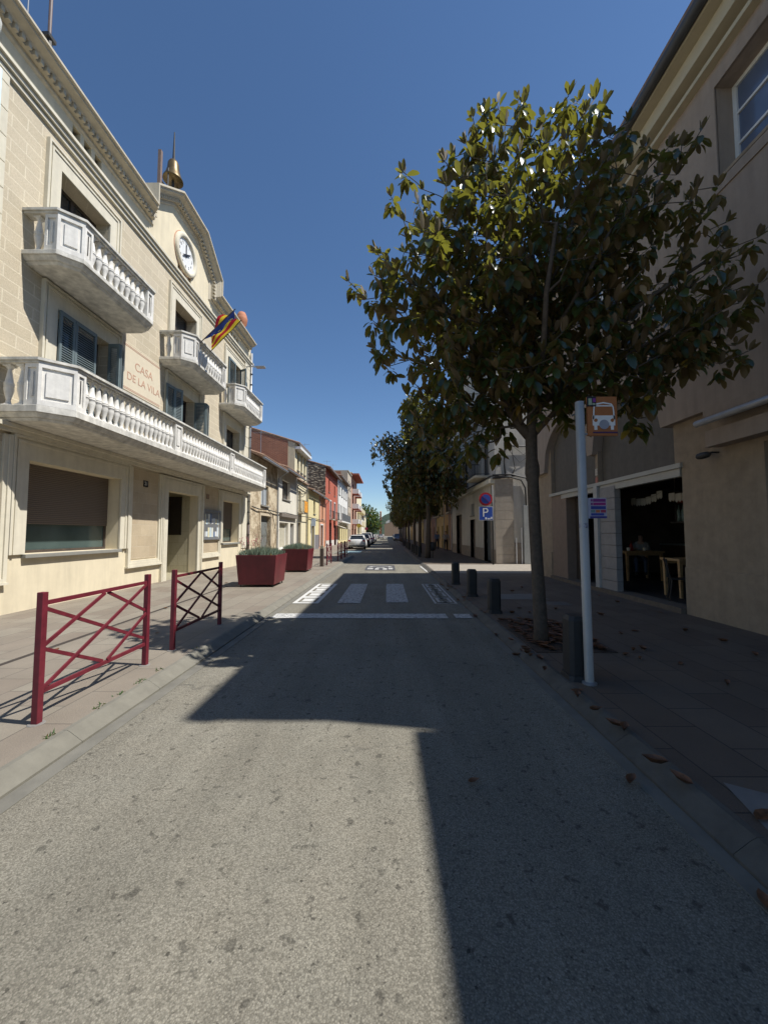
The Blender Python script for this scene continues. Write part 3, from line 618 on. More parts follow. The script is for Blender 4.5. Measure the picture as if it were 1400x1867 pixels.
# flags on slanted poles
def flagmat(kind):
    m, t, b = newmat(kind); uv = nd(t, 'ShaderNodeUVMap'); s = nd(t, 'ShaderNodeSeparateXYZ'); t.links.new(uv.outputs[0], s.inputs[0])
    if kind == 'striped_flag':
        a = nd(t, 'ShaderNodeMath', operation='MULTIPLY'); a.inputs[1].default_value = 3.0; t.links.new(s.outputs[1], a.inputs[0])
        f = nd(t, 'ShaderNodeMath', operation='FRACT'); t.links.new(a.outputs[0], f.inputs[0]); g_ = nd(t, 'ShaderNodeMath', operation='GREATER_THAN'); g_.inputs[1].default_value = .5; t.links.new(f.outputs[0], g_.inputs[0])
        c = mixc(t, g_.outputs[0], (.75, .58, .05), (.45, .02, .04))
    else:
        v = nd(t, 'ShaderNodeTexVoronoi'); v.inputs['Scale'].default_value = 2.6; v.inputs['Randomness'].default_value = .5; t.links.new(uv.outputs[0], v.inputs['Vector'])
        c = mixc(t, ramp(t, v.outputs['Distance'], 1, 0, .22, .26), (.03, .06, .26), (.70, .60, .10))
    t.links.new(c, b.inputs['Base Color']); b.inputs['Roughness'].default_value = .8
    tr = nd(t, 'ShaderNodeBsdfTranslucent'); t.links.new(c, tr.inputs[0]); mx = nd(t, 'ShaderNodeMixShader'); mx.inputs[0].default_value = .3
    t.links.new(b.outputs[0], mx.inputs[1]); t.links.new(tr.outputs[0], mx.inputs[2]); t.links.new(mx.outputs[0], t.nodes['Material Output'].inputs[0]); return m
def flag(name, label, base, tip, fall, matn, u0=.12, amp=.07):
    base, tip, fall = Vector(base), Vector(tip), Vector(fall); th = thing('flag', label, 'flag', base, 'flags on the middle balcony')
    m = MB(); m.tube([base, tip+(tip-base)*.03], .014, 8); m.build('flagpole', DARKW, th)
    n1, n2 = 26, 18; vs = []; uvs = []
    nor = (tip-base).cross(fall).normalized()
    for j in range(n2+1):
        for i in range(n1+1):
            u, v = i/n1, j/n2
            gather = 1 - .38*v*(1-u)
            p = base.lerp(tip, u0+(1-u0)*(1-(1-u)*gather)) + fall*v*(.55+.45*u*(1-.3*v)) + nor*amp*math.sin(u*11+v*2.5)*(.15+v) + Vector((0, 0, -.05*v*v*math.sin(u*6)))
            vs.append(p); uvs.append((u, v))
    m = MB(); m.add(vs, [(j*(n1+1)+i, j*(n1+1)+i+1, (j+1)*(n1+1)+i+1, (j+1)*(n1+1)+i) for j in range(n2) for i in range(n1)])
    o = m.build('cloth', flagmat(matn), th, True); uvl = o.data.uv_layers.new(name='UVMap')
    for l in o.data.loops: uvl.data[l.index].uv = uvs[l.vertex_index]
FB1, FT1, FB2, FT2 = (-6.1, 12.11, 7.78), (-4.9, 11.91, 8.78), (-6.1, 12.84, 7.84), (-4.9, 12.43, 8.71)
flag('flag', 'blue flag with yellow emblems hanging from the nearer balcony pole', FB1, FT1, (-.02, .08, -.30), 'blue_flag', .10, .05)
flag('flag', 'red and yellow striped flag blown from the farther balcony pole', FB2, FT2, (-.50, -.48, .02), 'striped_flag', .06, .09)

# ------------------------------------------------------------------ generic street houses
SHADEGL = GLASS
def house(name, label, s, Xf, y0, y1, ze, wallm, ops=(), depth=9, roof='tile', ridge=1.3, over=.45, gable=None, ground=None, gz=3.2, base=None, cat='house', group=None, cables=False):
    """ops: dict(k=kind,y=(a,b),z=(c,d),...)"""
    root = thing(name, label, cat, (Xf, (y0+y1)/2, .1), group)
    o4 = [(o['y'][0], o['y'][1], o['z'][0], o['z'][1], o.get('d', .22)) for o in ops]
    m = MB(); sheet(m, s, Xf, y0, y1, 0, ze, o4); B = Xf - s*depth; rx = Xf - s*depth/2
    for y in (y0, y1):
        if roof == 'tile': m.add([(Xf, y, 0), (B, y, 0), (B, y, ze), (rx, y, ze+ridge), (Xf, y, ze)], [(0, 1, 2, 3, 4)])
        else: m.quad((Xf, y, 0), (B, y, 0), (B, y, ze), (Xf, y, ze))
    m.quad((B, y0, 0), (B, y1, 0), (B, y1, ze), (B, y0, ze)); 
    m.quad((Xf, y0, ze), (B, y0, ze), (B, y1, ze), (Xf, y1, ze))
    m.build('wall', wallm, root)
    if gable:
        g = MB(); x1 = Xf - s*gable.get('in', 0)
        zt = ze - .02 + (ridge*(abs(x1-Xf)/(depth/2)) if roof == 'tile' else 0)
        if roof == 'tile': g.prismy([(x1, 1), (B, 1), (B, ze-.02), (rx, ze+ridge-.02), (x1, zt)], y0-.02, y0-.003)
        else: g.prismy([(x1, 1), (B, 1), (B, ze-.02), (x1, ze-.02)], y0-.02, y0-.003)
        g.build('gable_wall', gable['m'], root)
    if ground:
        g = MB(); sheet(g, s, Xf+s*.02, y0+.01, y1-.01, .1, gz, [o for o in o4 if o[2] < gz], .02); g.build('ground_floor_render', ground, root)
    if base:
        g = MB(); sheet(g, s, Xf+s*.03, y0+.01, y1-.01, .1, .8, [o for o in o4 if o[2] < .8], .03); g.build('plinth', base, root)
    if roof == 'tile':
        th = .09; m = MB(); Xe = Xf+s*over; ze2 = ze-.06+.02; 
        slope = ridge/(depth/2); zed = ze - over*slope
        m.prismy([(Xe, zed+.02), (rx, ze+ridge+.02), (B-s*.3, ze-.3*slope+.02), (B-s*.3, ze-.3*slope+.02+th), (rx, ze+ridge+.02+th), (Xe, zed+.02+th)], y0-.04, y1-.045)
        if y0 < 60:
            y = y0+.08
            while y < y1-.05:
                p = [(Xe+s*.05, y, zed+th+.01), ((Xe+rx)/2, y, (zed+ze+ridge)/2+th+.035), (rx, y, ze+ridge+th+.04)]
                m.tube(p, .075, 6); y += .21
        m.build('roof', TILE, root)
        m = MB(); gx = Xe+s*.07; m.tube([(gx, y0, zed-.02), (gx, y1-.03, zed-.02)], .065, 8); 
        m.tube([(gx, y1-.12, zed-.04), (Xf+s*.09, y1-.12, zed-.45), (Xf+s*.09, y1-.12, .2)], .04, 6); m.build('rain_gutter', GREYM, root)
    elif roof == 'flat':
        m = MB(); m.box(Xf+s*.18, B, y0, y1-.005, ze+.003, ze+.16); m.build('roof_parapet', CORN, root)
    for o in ops:
        a, b = o['y']; c, d = o['z']; k = o['k']; X = Xf - s*(o.get('d', .22)-.02); fcol = o.get('fc', DARKW)
        if k in ('win', 'bdoor'):
            f = MB(); t = .06; x0, x1 = X-s*.06, X
            f.box(x0, x1, a, a+t, c, d); f.box(x0, x1, b-t, b, c, d); f.box(x0, x1, a+t, b-t, d-t, d); f.box(x0, x1, a+t, b-t, c, c+t); f.box(x0, x1, (a+b)/2-.03, (a+b)/2+.03, c+t, d-t)
            fo = f.build('window' if k == 'win' else 'balcony_door', fcol, root); p = MB(); p.box(x0+s*.01, x0+s*.03, a+t/2, b-t/2, c+t/2, d-t/2); p.build('pane', o.get('pane', GLASS), fo)
            if k == 'win':
                q = MB(); q.box(Xf-s*.05, Xf+s*.08, a-.08, b+.08, c-.07, c-.003); q.build('sill', SILLM, fo)
        if k == 'door':
            f = MB(); f.box(X-s*.05, X, a, b, c, d); 
            for (u, v) in ((.12, .45), (.55, .88)):
                zz0, zz1 = c+(d-c)*u, c+(d-c)*v; f.box(X, X+s*.02, a+.12, b-.12, zz0, zz1)
            fo = f.build('door', fcol, root); h_ = MB(); h_.tube([(X+s*.03, b-.13, c+1.0), (X+s*.08, b-.13, c+1.0), (X+s*.08, b-.13, c+1.14), (X+s*.03, b-.13, c+1.14)], .012, 6); h_.build('handle', GREYM, fo)
        if k == 'shop':
            f = MB(); t = .07; x0, x1 = X-s*.06, X
            f.box(x0, x1, a, a+t, c, d); f.box(x0, x1, b-t, b, c, d); f.box(x0, x1, a+t, b-t, d-t, d); f.box(x0, x1, a+t, b-t, c, c+.12)
            fo = f.build('shop_window', fcol, root); p = MB(); p.box(x0+s*.01, x0+s*.03, a+t/2, b-t/2, c+.1, d-t/2); p.build('pane', o.get('pane', GLASSB), fo)
        if o.get('frame'):
            f = MB(); e = .14; q = .05
            f.box(Xf, Xf+s*q, a-e, a, c, d+e); f.box(Xf, Xf+s*q, b, b+e, c, d+e); f.box(Xf, Xf+s*q, a, b, d, d+e); f.build('surround', o['frame'], root)
        if o.get('bal'):
            dd = o['bal']; f = MB(); f.box(Xf+s*.002, Xf+s*dd, a-.3, b+.3, c-.12, c-.005); bo = f.build('balcony', o.get('bm', CORN), root)
            rl = MB(); hz = .95
            pts = [(Xf+s*.02, a-.27), (Xf+s*(dd-.03), a-.27), (Xf+s*(dd-.03), b+.27), (Xf+s*.02, b+.27)]
            for p, q in zip(pts, pts[1:]):
                L = math.hypot(q[0]-p[0], q[1]-p[1]); n_ = max(2, int(L/.13)); rl.tube([(p[0], p[1], c+hz), (q[0], q[1], c+hz)], .02, 5); rl.tube([(p[0], p[1], c+.08), (q[0], q[1], c+.08)], .012, 5)
                if o.get('solid'):
                    dx, dy = (.02, 0) if abs(q[0]-p[0]) < .01 else (0, .02); rl.box(p[0]-dx, q[0]+dx, p[1]-dy, q[1]+dy, c+.05, c+hz-.03)
                else:
                    for i in range(n_+1): x = p[0]+(q[0]-p[0])*i/n_; y = p[1]+(q[1]-p[1])*i/n_; rl.tube([(x, y, c), (x, y, c+hz)], .008, 4)
            rl.build('railing', o.get('rm', BLACKM), bo)
    return root
def grid_ops(y0, y1, floors, n, ww=1.0, bal=None, **kw):
    out = []; pitch = (y1-y0)/n
    for fi, (c, d) in enumerate(floors):
        for i in range(n):
            yc = y0+pitch*(i+.5); o = dict(k='win', y=(yc-ww/2, yc+ww/2), z=(c, d), **kw)
            if bal and fi in bal: o['k'] = 'bdoor'; o['bal'] = bal[fi]
            out.append(o)
    return out
P = plain
h1 = house('old_house', 'low crumbling stone house right beyond the town hall', 1, -7.0, 19.5, 24.3, 5.75, OLDP,
    [dict(k='win', y=(21.2, 22.5), z=(3.2, 4.35), d=.12, pane=P('closed_grey_shutters', (.33, .36, .38), .6), fc=GREYM), dict(k='door', y=(21.1, 22.95), z=(.1, 2.62), fc=P('weathered_door', (.16, .17, .16), .7), frame=P('lintel_stone', (.5, .42, .3), .9)), ], ridge=1.6, over=.6)
P2 = P('off_white_render', (.68, .64, .54), .9, var=.06, streak=.15, bs=.15)
h2 = house('white_house', 'off white two storey house with a brown shuttered window and awning box', 1, -7.0, 24.32, 29.6, 5.95, P2,
    [dict(k='win', y=(25.5, 27.5), z=(3.95, 5.25), fc=P('brown_paint', (.14, .085, .06), .6)), dict(k='shop', y=(24.9, 27.1), z=(.55, 2.35), fc=WHITEM, pane=P('cream_blind', (.45, .42, .33), .6)), dict(k='door', y=(27.7, 28.8), z=(.1, 2.35), fc=GREYM)], ridge=1.5, over=.6)
m = MB(); m.box(-7.0, -6.8, 24.8, 29.2, 2.72, 2.95); m.build('awning_box', P('brown_awning', (.20, .17, .14), .6), h2)
YEL = P('pale_yellow_render', (.66, .57, .31), .9, var=.05, streak=.08, bs=.12); YEL2 = P('cream_yellow_render', (.68, .61, .42), .9, var=.05, streak=.10, bs=.12)
h3 = house('yellow_house', 'tall pale yellow house with a bare brick gable and three top windows', 1, -7.2, 29.62, 34.0, 8.7, YEL2,
    [dict(k='win', y=(30.4+k*1.2, 31.1+k*1.2), z=(6.7, 8.2), d=.3) for k in range(3)] + [dict(k='bdoor', y=(31.0, 31.9), z=(3.35, 5.1), bal=.45, fc=WHITEM), dict(k='door', y=(30.6, 32.0), z=(.1, 2.5), fc=DARKW)], ridge=1.4, over=.3, gable=dict(m=BRICK, **{'in': .55}), depth=9)
m = MB(); m.box(-7.2, -6.75, 29.62, 34.0, 8.22, 8.42); m.build('white_eaves_band', WHITEM, h3)
m = MB(); m.box(-7.2, -7.0, 29.65, 33.98, 5.9, 6.02); m.build('ledge', P('ledge_tile', (.3, .2, .14), .9), h3)
bn = MB(); bn.box(-6.70, -6.68, 31.0, 32.2, 3.35, 4.25); tag(bn.build('balcony_banner', P('orange_banner', (.70, .30, .03), .7, var=.35, scale=4)), 'orange cloth banner hung on the small balcony of the pale yellow house', 'banner')
h4 = house('yellow_house', 'low bright yellow house with one small upper window', 1, -7.0, 34.02, 39.3, 5.55, YEL,
    [dict(k='win', y=(36.3, 37.2), z=(3.5, 4.9)), dict(k='door', y=(35.3, 36.8), z=(.1, 2.4), fc=DARKW, frame=WHITEM)], ridge=1.0, over=.35, base=None)
m = MB(); m.box(-7.0, -6.96, 37.1, 39.2, .1, 1.5); m.build('grey_dado', P('grey_dado', (.17, .16, .17), .9), h4)
sg = thing('projecting_sign', 'small blue and white sign projecting over the yellow house door', 'sign', (-7.0, 35.0, 2.3)); m = MB(); m.box(-6.95, -6.55, 35.0, 35.1, 2.3, 3.0); m.build('panel', P('blue_white_sign', (.40, .48, .65), .4), sg); m = MB(); m.tube([(-7.0, 35.05, 2.8), (-6.9, 35.05, 2.8)], .02); m.build('bracket', BLACKM, sg)
h5 = house('pink_house', 'low salmon pink house between the yellow and red houses', 1, -7.0, 39.32, 43.3, 5.45, P('salmon_render', (.60, .30, .18), .9, var=.05, streak=.1),
    [dict(k='win', y=(41.0, 41.8), z=(3.2, 4.9)), dict(k='door', y=(40.2, 41.7), z=(.1, 2.5), fc=DARKW, frame=WHITEM)], ridge=1.0, over=.4)
REDR = P('red_render', (.42, .11, .065), .85, var=.06, streak=.1)
h6 = house('red_house', 'tall brick red house with a rubble stone gable and iron balconies', 1, -7.0, 43.32, 53.9, 9.25, REDR,
    [dict(k='win', y=(45.6, 46.5), z=(6.6, 8.2), fc=DARKW), dict(k='win', y=(50.4, 51.3), z=(6.6, 7.9)), dict(k='bdoor', y=(46.6, 47.7), z=(3.4, 5.6), bal=.45, frame=WHITEM), dict(k='bdoor', y=(50.2, 51.4), z=(3.4, 5.6), bal=.6, frame=WHITEM), dict(k='door', y=(46.2, 48), z=(.1, 2.9), fc=P('dark_red_door', (.10, .02, .02), .6)), dict(k='door', y=(50.5, 52.6), z=(.1, 2.7), fc=P('dark_red_door', (.10, .02, .02), .6))], ridge=1.3, over=.5, gable=dict(m=RUBBLE), base=P('white_plinth', (.55, .52, .48), .9))
aw = MB(); aw.add([(-7.0, 53.0, 2.75), (-7.0, 55.8, 2.75), (-5.9, 55.8, 2.35), (-5.9, 53.0, 2.35), (-7.0, 53.0, 2.79), (-7.0, 55.8, 2.79), (-5.9, 55.8, 2.39), (-5.9, 53.0, 2.39)], [(0, 1, 2, 3), (7, 6, 5, 4), (0, 3, 7, 4), (1, 5, 6, 2), (3, 2, 6, 7)])
tag(aw.build('awning', P('cream_awning', (.55, .5, .42), .7)), 'small cream awning between the red house and the white building', 'awning')
WH = P('white_render', (.68, .67, .63), .85, var=.04, streak=.08)
h7 = house('white_building', 'long white three storey building with a yellow ground floor', 1, -7.0, 53.92, 67.5, 9.9, WH,
    grid_ops(54.5, 67, [(7.3, 8.6)], 4, 1.6, pane=GLASSB, fc=GREYM) + [dict(k='win', y=(55.2+k*2.0, 56.2+k*2.0), z=(3.6, 5.9), fc=GREYM) for k in range(6)] + [dict(k='win', y=(56+k*2.8, 56.9+k*2.8), z=(.7, 2.4)) for k in range(4)], ridge=1.2, over=.6, ground=YEL, gz=2.9)
m = MB(); m.box(-7.0, -6.4, 54.3, 67.2, 3.25, 3.45); bo = m.build('balcony', WH, h7)
m = MB()
for k in range(60): m.tube([(-6.44, 54.35+k*.217, 3.45), (-6.44, 54.35+k*.217, 4.5)], .035, 4)
m.box(-6.47, -6.41, 54.3, 67.2, 4.5, 4.56); m.build('railing', GREYM, bo)
BEI = P('beige_render', (.45, .38, .29), .9, var=.06, streak=.1)
h8 = house('beige_building', 'four storey beige building with a bare brick side wall', 1, -7.0, 67.52, 74, 12.7, BEI, grid_ops(68, 73.6, [(.6, 2.4), (3.7, 5.4), (6.6, 8.2), (9.6, 11.2)], 2, 1.1), roof='flat', gable=dict(m=BRICK, **{'in': 1.2}))
h9 = house('apartment_building', 'apartment block with projecting balconies and an overhanging red roof', 1, -7.0, 74.02, 88, 13.4, P('brick_pink_render', (.42, .24, .17), .9, var=.06),
    grid_ops(75, 87.5, [(3.5, 5.6), (6.6, 8.7), (9.6, 11.7)], 2, 2.6, bal={0: 1.3, 1: 1.3, 2: 1.3}, bm=P('red_slab', (.35, .10, .06), .8), rm=WHITEM, solid=True) + [dict(k='shop', y=(76, 80), z=(.3, 2.6)), dict(k='shop', y=(82, 86), z=(.3, 2.6))], roof='flat')
m = MB(); m.box(-7.0, -5.5, 74.2, 87.9, 13.1, 13.35); m.build('roof_overhang', P('red_slab', (.35, .10, .06), .8), h9)
h10 = house('corner_building', 'cream yellow building with stacked bay balconies farther down the left side', 1, -7.0, 88.02, 104, 11.6, YEL2, grid_ops(89, 103, [(3.5, 5.4), (6.6, 8.4)], 3, 2.2, bal={0: 1.1, 1: 1.1}, bm=YEL, rm=YEL2, solid=True) + grid_ops(89, 103, [(.4, 2.5)], 3, 1.6), roof='flat')
fc = thing('facade_cable', 'black cables looped along the old house and white house fronts', 'cables', (-6.9, 27, 3))
m = MB(); m.tube([(-6.93, 19.6, 3.0), (-6.90, 20.5, 2.93), (-6.9, 22.2, 2.98), (-6.9, 24.2, 2.92), (-6.92, 26, 3.02), (-6.92, 29.5, 2.98), (-6.9, 34, 3.05), (-6.92, 39, 3.02), (-6.92, 43, 3.0)], .03, 5); m.tube([(-6.9, 22.2, 2.95), (-6.88, 22.9, 2.8), (-6.9, 23.4, 2.3), (-6.9, 23.6, 1.9)], .018, 5); m.build('cable', CABLE, fc, True)
fc = thing('facade_cable', 'sagging black cables across the pale yellow house front', 'cables', (-6.9, 31, 5.4))
m = MB()
for q, dz in enumerate((.35, .55)): m.tube([(-7.08+.03*q, 29.7+(4.2)*k/12, 5.45-dz*math.sin(math.pi*k/12)) for k in range(13)], .018, 5)
m.tube([(-7.1, 29.7, 5.5), (-7.1, 33.9, 5.35)], .03, 5); m.build('cable', CABLE, fc, True)
for k, (yy, xx, zz, cc, lab) in enumerate(((62, -4.6, 2.9, (.5, .36, .04), 'round yellow sign on a post beyond the parked white car'), (86, -4.7, 2.7, (.35, .05, .08), 'small round red sign on a post far down the left pavement'))):
    q = thing('round_sign', lab, 'sign', (xx, yy, .1)); m = MB(); m.tube([(xx, yy, .1), (xx, yy, zz+.3)], .035); m.build('post', GREYM, q); m = MB(); m.lathe([(.34, -.015), (.34, .015)], (xx, yy-.05, zz), 20, 'y'); m.build('disc', P('sign_disc_%d' % k, cc, .5), q)
for k, (xx, yy, zz) in enumerate(((-9, 27, 7.4), (-10, 46, 11), (-9.5, 60, 11.6), (-10, 70, 12.8))):
    q = thing('roof_aerial', ['television aerial on the white house roof', 'television aerial on the red house roof', 'television aerial on the long white building', 'television aerial on the beige building'][k], 'aerial', (xx, yy, zz-.6)); m = MB(); m.tube([(xx, yy, zz-.6), (xx, yy, zz+1.6)], .02, 5); m.tube([(xx-.6, yy, zz+1.4), (xx+.6, yy, zz+1.4)], .012, 4)
    for u in range(6): m.tube([(xx-.5+.2*u, yy-.2, zz+1.4), (xx-.5+.2*u, yy+.2, zz+1.4)], .008, 4)
    m.build('aerial_rods', GREYM, q)
far_l = [(104.02, 116, 6.5, P2), (116.02, 126, 7.8, YEL2)]
for k, (a, b, z, mm) in enumerate(far_l): house('terraced_house', ['low off white house just past the cream yellow bay building', 'plain cream house before the far green tree'][k], 1, -7.0, a, b, z, mm, grid_ops(a, b, [(.5, 2.4), (3.6, 5.2)], 3, 1.0))

# ------------------------------------------------------------------ right: cafe building
Y0B = 2.42
RB = thing('cafe_building', 'tall beige corner building with shop arches and a cafe on the ground floor', 'building', (5.6, 8.3, .1))
XR = 5.62
RU = P('beige_roughcast', (.30, .235, .165), .95, var=.13, scale=5, bs=.9, streak=.10, fine=35)
RUP = P('pinkish_upper_render', (.33, .265, .21), .95, var=.05, bs=.35, streak=.12, fine=50)
m = MB(); sheet(m, -1, XR, Y0B, 14.4, 0, 5.9, [(7.33, 10.12, .1, 2.92, .3), (10.3, 13.15, .1, 2.92, .3), (4.3, 5.72, .1, 2.98, .5), (7.5, 10.22, 2.922, 5.05, .12), (10.35, 13.15, 2.922, 5.2, .12)])
m.build('lower_wall', RU, RB)
m = MB(); XU = 5.48                                             # upper wall stands proud; soffit at z 3.72 / arches
def arch_sheet(y0, y1, z0, z1, arches):
    ys = sorted({y0, y1} | {a for c, r in arches for a in [c-r+2*r*k/20 for k in range(21)]})
    def zlow(y):
        for c, r in arches:
            if abs(y-c) <= r+1e-6: return z0 + math.sqrt(max(0, r*r-(y-c)**2))
        return z0
    for a, b in zip(ys, ys[1:]):
        za, zb = zlow(a), zlow(b)
        ym = (a+b)/2
        if zlow(ym) == z0: za = zb = z0
        m.quad((XU, a, za), (XU, b, zb), (XU, b, z1), (XU, a, z1)); m.quad((XU, a, za), (XR+.12, a, za), (XR+.12, b, zb), (XU, b, zb))
arch_sheet(Y0B, 14.4, 3.72, 5.86, [(8.95, 1.29), (11.95, 1.45)])
WIN_R = [(y, y+1.65, 7.55, 9.15, .33) for y in (4.5, 9.3)]
m2 = MB(); XT = 5.56
sheet(m2, -1, XT, Y0B, 14.4, 5.86, 10.0, WIN_R); m2.quad((XU, Y0B, 5.86), (XT, Y0B, 5.86), (XT, 14.4, 5.86), (XU, 14.4, 5.86))
m.build('fascia_wall', RUP, RB)
for y in (Y0B, 14.4): m2.quad((XR+.13, y, 0), (16, y, 0), (16, y, 10.0), (XR+.13, y, 10.0)); m2.quad((XU, y, 3.72), (XR+.13, y, 3.72), (XR+.13, y, 10.0), (XU, y, 10.0))
for y in (Y0B, 14.4): m2.quad((XR, y, 0), (XR+.13, y, 0), (XR+.13, y, 3.72), (XR, y, 3.72))
m2.quad((16, Y0B, 0), (16, 14.4, 0), (16, 14.4, 10), (16, Y0B, 10)); m2.quad((XT, Y0B, 10), (16, Y0B, 10), (16, 14.4, 10), (XT, 14.4, 10))
m2.build('upper_wall', RUP, RB)
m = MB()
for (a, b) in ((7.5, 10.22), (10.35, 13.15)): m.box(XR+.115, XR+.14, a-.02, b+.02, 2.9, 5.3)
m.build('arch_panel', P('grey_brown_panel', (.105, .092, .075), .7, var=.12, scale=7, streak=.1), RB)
m = MB(); m.box(5.10, 5.9, 2.34, 14.55, 10.02, 10.12); m.box(5.30, XT, 2.36, 14.5, 9.72, 10.015); m.build('eaves_soffit', P('pale_soffit', (.50, .44, .31), .85, var=.05), RB)
m = MB(); m.box(5.42, 5.56, 2.44, 14.45, 9.52, 9.6); m.build('eaves_mould', P('pale_soffit', (.50, .44, .31), .85, var=.05), RB)
m = MB(); m.tube([(5.03, 2.3, 10.14), (5.03, 14.6, 10.14)], .10, 10); m.build('rain_gutter', P('dark_gutter', (.06, .06, .062), .5), RB, True)
m = MB(); m.prismy([(4.98, 10.26), (4.98, 10.32), (10.5, 12.1), (16.2, 10.3), (16.2, 10.13), (5.1, 10.125)][::-1], 2.32, 14.55); m.build('roof', TILE, RB)
for (a, b, c, d, e) in WIN_R:
    f = MB(); X = XT+e-.05; t = .07
    f.box(X, X+.06, a, a+t, c, d); f.box(X, X+.06, b-t, b, c, d); f.box(X, X+.06, a+t, b-t, c, c+t); f.box(X, X+.06, a+t, b-t, d-t, d)
    f.box(X-.01, X+.05, (a+b)/2-.035, (a+b)/2+.035, c+t, d-t)
    for k in (1, 2): f.box(X, X+.045, a+t, b-t, c+(d-c)*k/3-.02, c+(d-c)*k/3+.02)
    fo = f.build('window', WHITEM, RB); p = MB(); p.box(X+.03, X+.045, a+t/2, b-t/2, c+t/2, d-t/2); p.build('pane', glass('blue_curtained_glass', (.10, .13, .20), .1), fo)
    p = MB(); p.box(XT-.03, XT+e, a-.02, b+.02, c-.06, c-.004); p.build('sill', RU, fo)
    p = MB(); 
    for (u0, u1, w0, w1) in ((a-.22, a-.0, c-.25, d+.25), (b+.0, b+.22, c-.25, d+.25), (a, b, d+.0, d+.25), (a, b, c-.25, c-.07)): p.box(XT-.025, XT+.01, u0, u1, w0, w1)
    p.build('window_band', RUP, fo)
for a, b in ((2.45, 4.28), (5.74, 7.31), (13.18, 14.38)): m = MB(); m.box(XR-.035, XR+.01, a, b, .1, .97); m.build('plinth', RU, RB)
LTRIM = P('pale_shopfront_trim', (.40, .39, .35), .5, var=.06)
m = MB(); m.box(XR-.06, XR+.12, 7.30, 10.33, 2.86, 2.95); m.box(XR-.02, XR+.12, 7.36, 10.12, 2.70, 2.855); m.box(XR-.06, XR+.12, 10.335, 13.2, 2.86, 2.95); m.box(XR-.02, XR+.12, 10.345, 12.4, 2.72, 2.855); m.build('shopfront_lintel', LTRIM, RB)
m = MB(); m.box(XR-.10, XR+.10, 10.14, 10.32, .1, 2.855); m.build('white_post', P('white_post_paint', (.40, .40, .385), .5), RB)
m = MB(); z = .14
while z < 2.65: m.box(XR-.045, XR+.10, 9.45, 10.135, z, z+.285); z += .295
m.build('slatted_pier', P('grey_white_cladding', (.25, .24, .235), .6), RB)
m = MB(); m.box(XR, XR+.3, 12.1, 13.14, .1, 2.85); m.build('side_panel', P('brown_stone_panel', (.22, .16, .12), .8, var=.1), RB)
m = MB(); m.box(XR-.12, XR+.35, 7.34, 13.12, .09, .2); m.build('threshold', P('worn_threshold', (.13, .105, .08), .85, var=.2, scale=8, bs=.3), RB)
m = MB(); m.box(XR+.28, XR+.33, 10.33, 11.0, .2, 2.72); m.box(XR+.28, XR+.33, 11.6, 12.1, .2, 2.72); m.build('door', DARKW, RB)
m = MB(); m.box(XR+.40, XR+.45, 4.3, 5.72, .1, 2.98); m.build('door', P('dark_shop_door', (.05, .04, .035), .5), RB)
# cafe interior shell
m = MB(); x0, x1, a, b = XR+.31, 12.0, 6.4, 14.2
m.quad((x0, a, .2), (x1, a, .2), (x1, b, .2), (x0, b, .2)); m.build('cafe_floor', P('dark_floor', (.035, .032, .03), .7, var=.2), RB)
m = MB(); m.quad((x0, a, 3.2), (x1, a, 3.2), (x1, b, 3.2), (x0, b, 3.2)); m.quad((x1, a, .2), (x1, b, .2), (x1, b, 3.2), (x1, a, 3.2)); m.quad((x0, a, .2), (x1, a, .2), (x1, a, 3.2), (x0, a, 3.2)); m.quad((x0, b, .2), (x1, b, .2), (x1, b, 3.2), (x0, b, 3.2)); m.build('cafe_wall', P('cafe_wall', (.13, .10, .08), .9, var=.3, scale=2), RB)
m = MB()
for z in (1.2, 1.65, 2.1): m.box(11.6, 11.98, 10.2, 14.0, z, z+.04)
for k in range(7): m.box(11.7, 11.9, 10.4+k*.42, 10.6+k*.42, 1.24, 1.5)
m.build('back_shelf', DARKW, RB)
# second neighbour behind the camera on the right, whose lower roof shapes the near shadow
h0 = house('low_corner_house', 'lower beige house adjoining the near end of the cafe building', -1, 5.62, -12, 2.4, 7.84, RU, [dict(k='shop', y=(-3, 0), z=(.3, 2.7))], roof='flat', depth=10)

# cafe things
def table(x, y, sx, sy, h, label, loc_z=.2):
    t = thing('cafe_table', label, 'table', (x, y, loc_z)); m = MB(); m.box(x-sx/2, x+sx/2, y-sy/2, y+sy/2, h-.05, h); m.build('tabletop', WOOD, t, bevel=.006)
    m = MB(); e = .05
    m.box(x-sx/2+e, x+sx/2-e, y-sy/2+e, y-sy/2+e+.02, h-.13, h-.052); m.box(x-sx/2+e, x+sx/2-e, y+sy/2-e-.02, y+sy/2-e, h-.13, h-.052); m.build('apron', WOOD, t)
    for sx_ in (-1, 1):
        for sy_ in (-1, 1):
            cx, cy = x+sx_*(sx/2-.07), y+sy_*(sy/2-.07); m = MB(); m.prism([(cx-.035, cy-.035), (cx+.035, cy-.035), (cx+.035, cy+.035), (cx-.035, cy+.035)], loc_z, h-.052, [(cx-.024, cy-.024), (cx+.024, cy-.024), (cx+.024, cy+.024), (cx-.024, cy+.024)]); m.build('leg', WOOD, t)
    return t
table(7.65, 11.9, 1.15, .8, 1.08, 'light wood cafe table with cups, where the seated person sits')
table(6.8, 8.7, 1.0, .6, 1.05, 'light wood cafe table half hidden by the right wall edge')
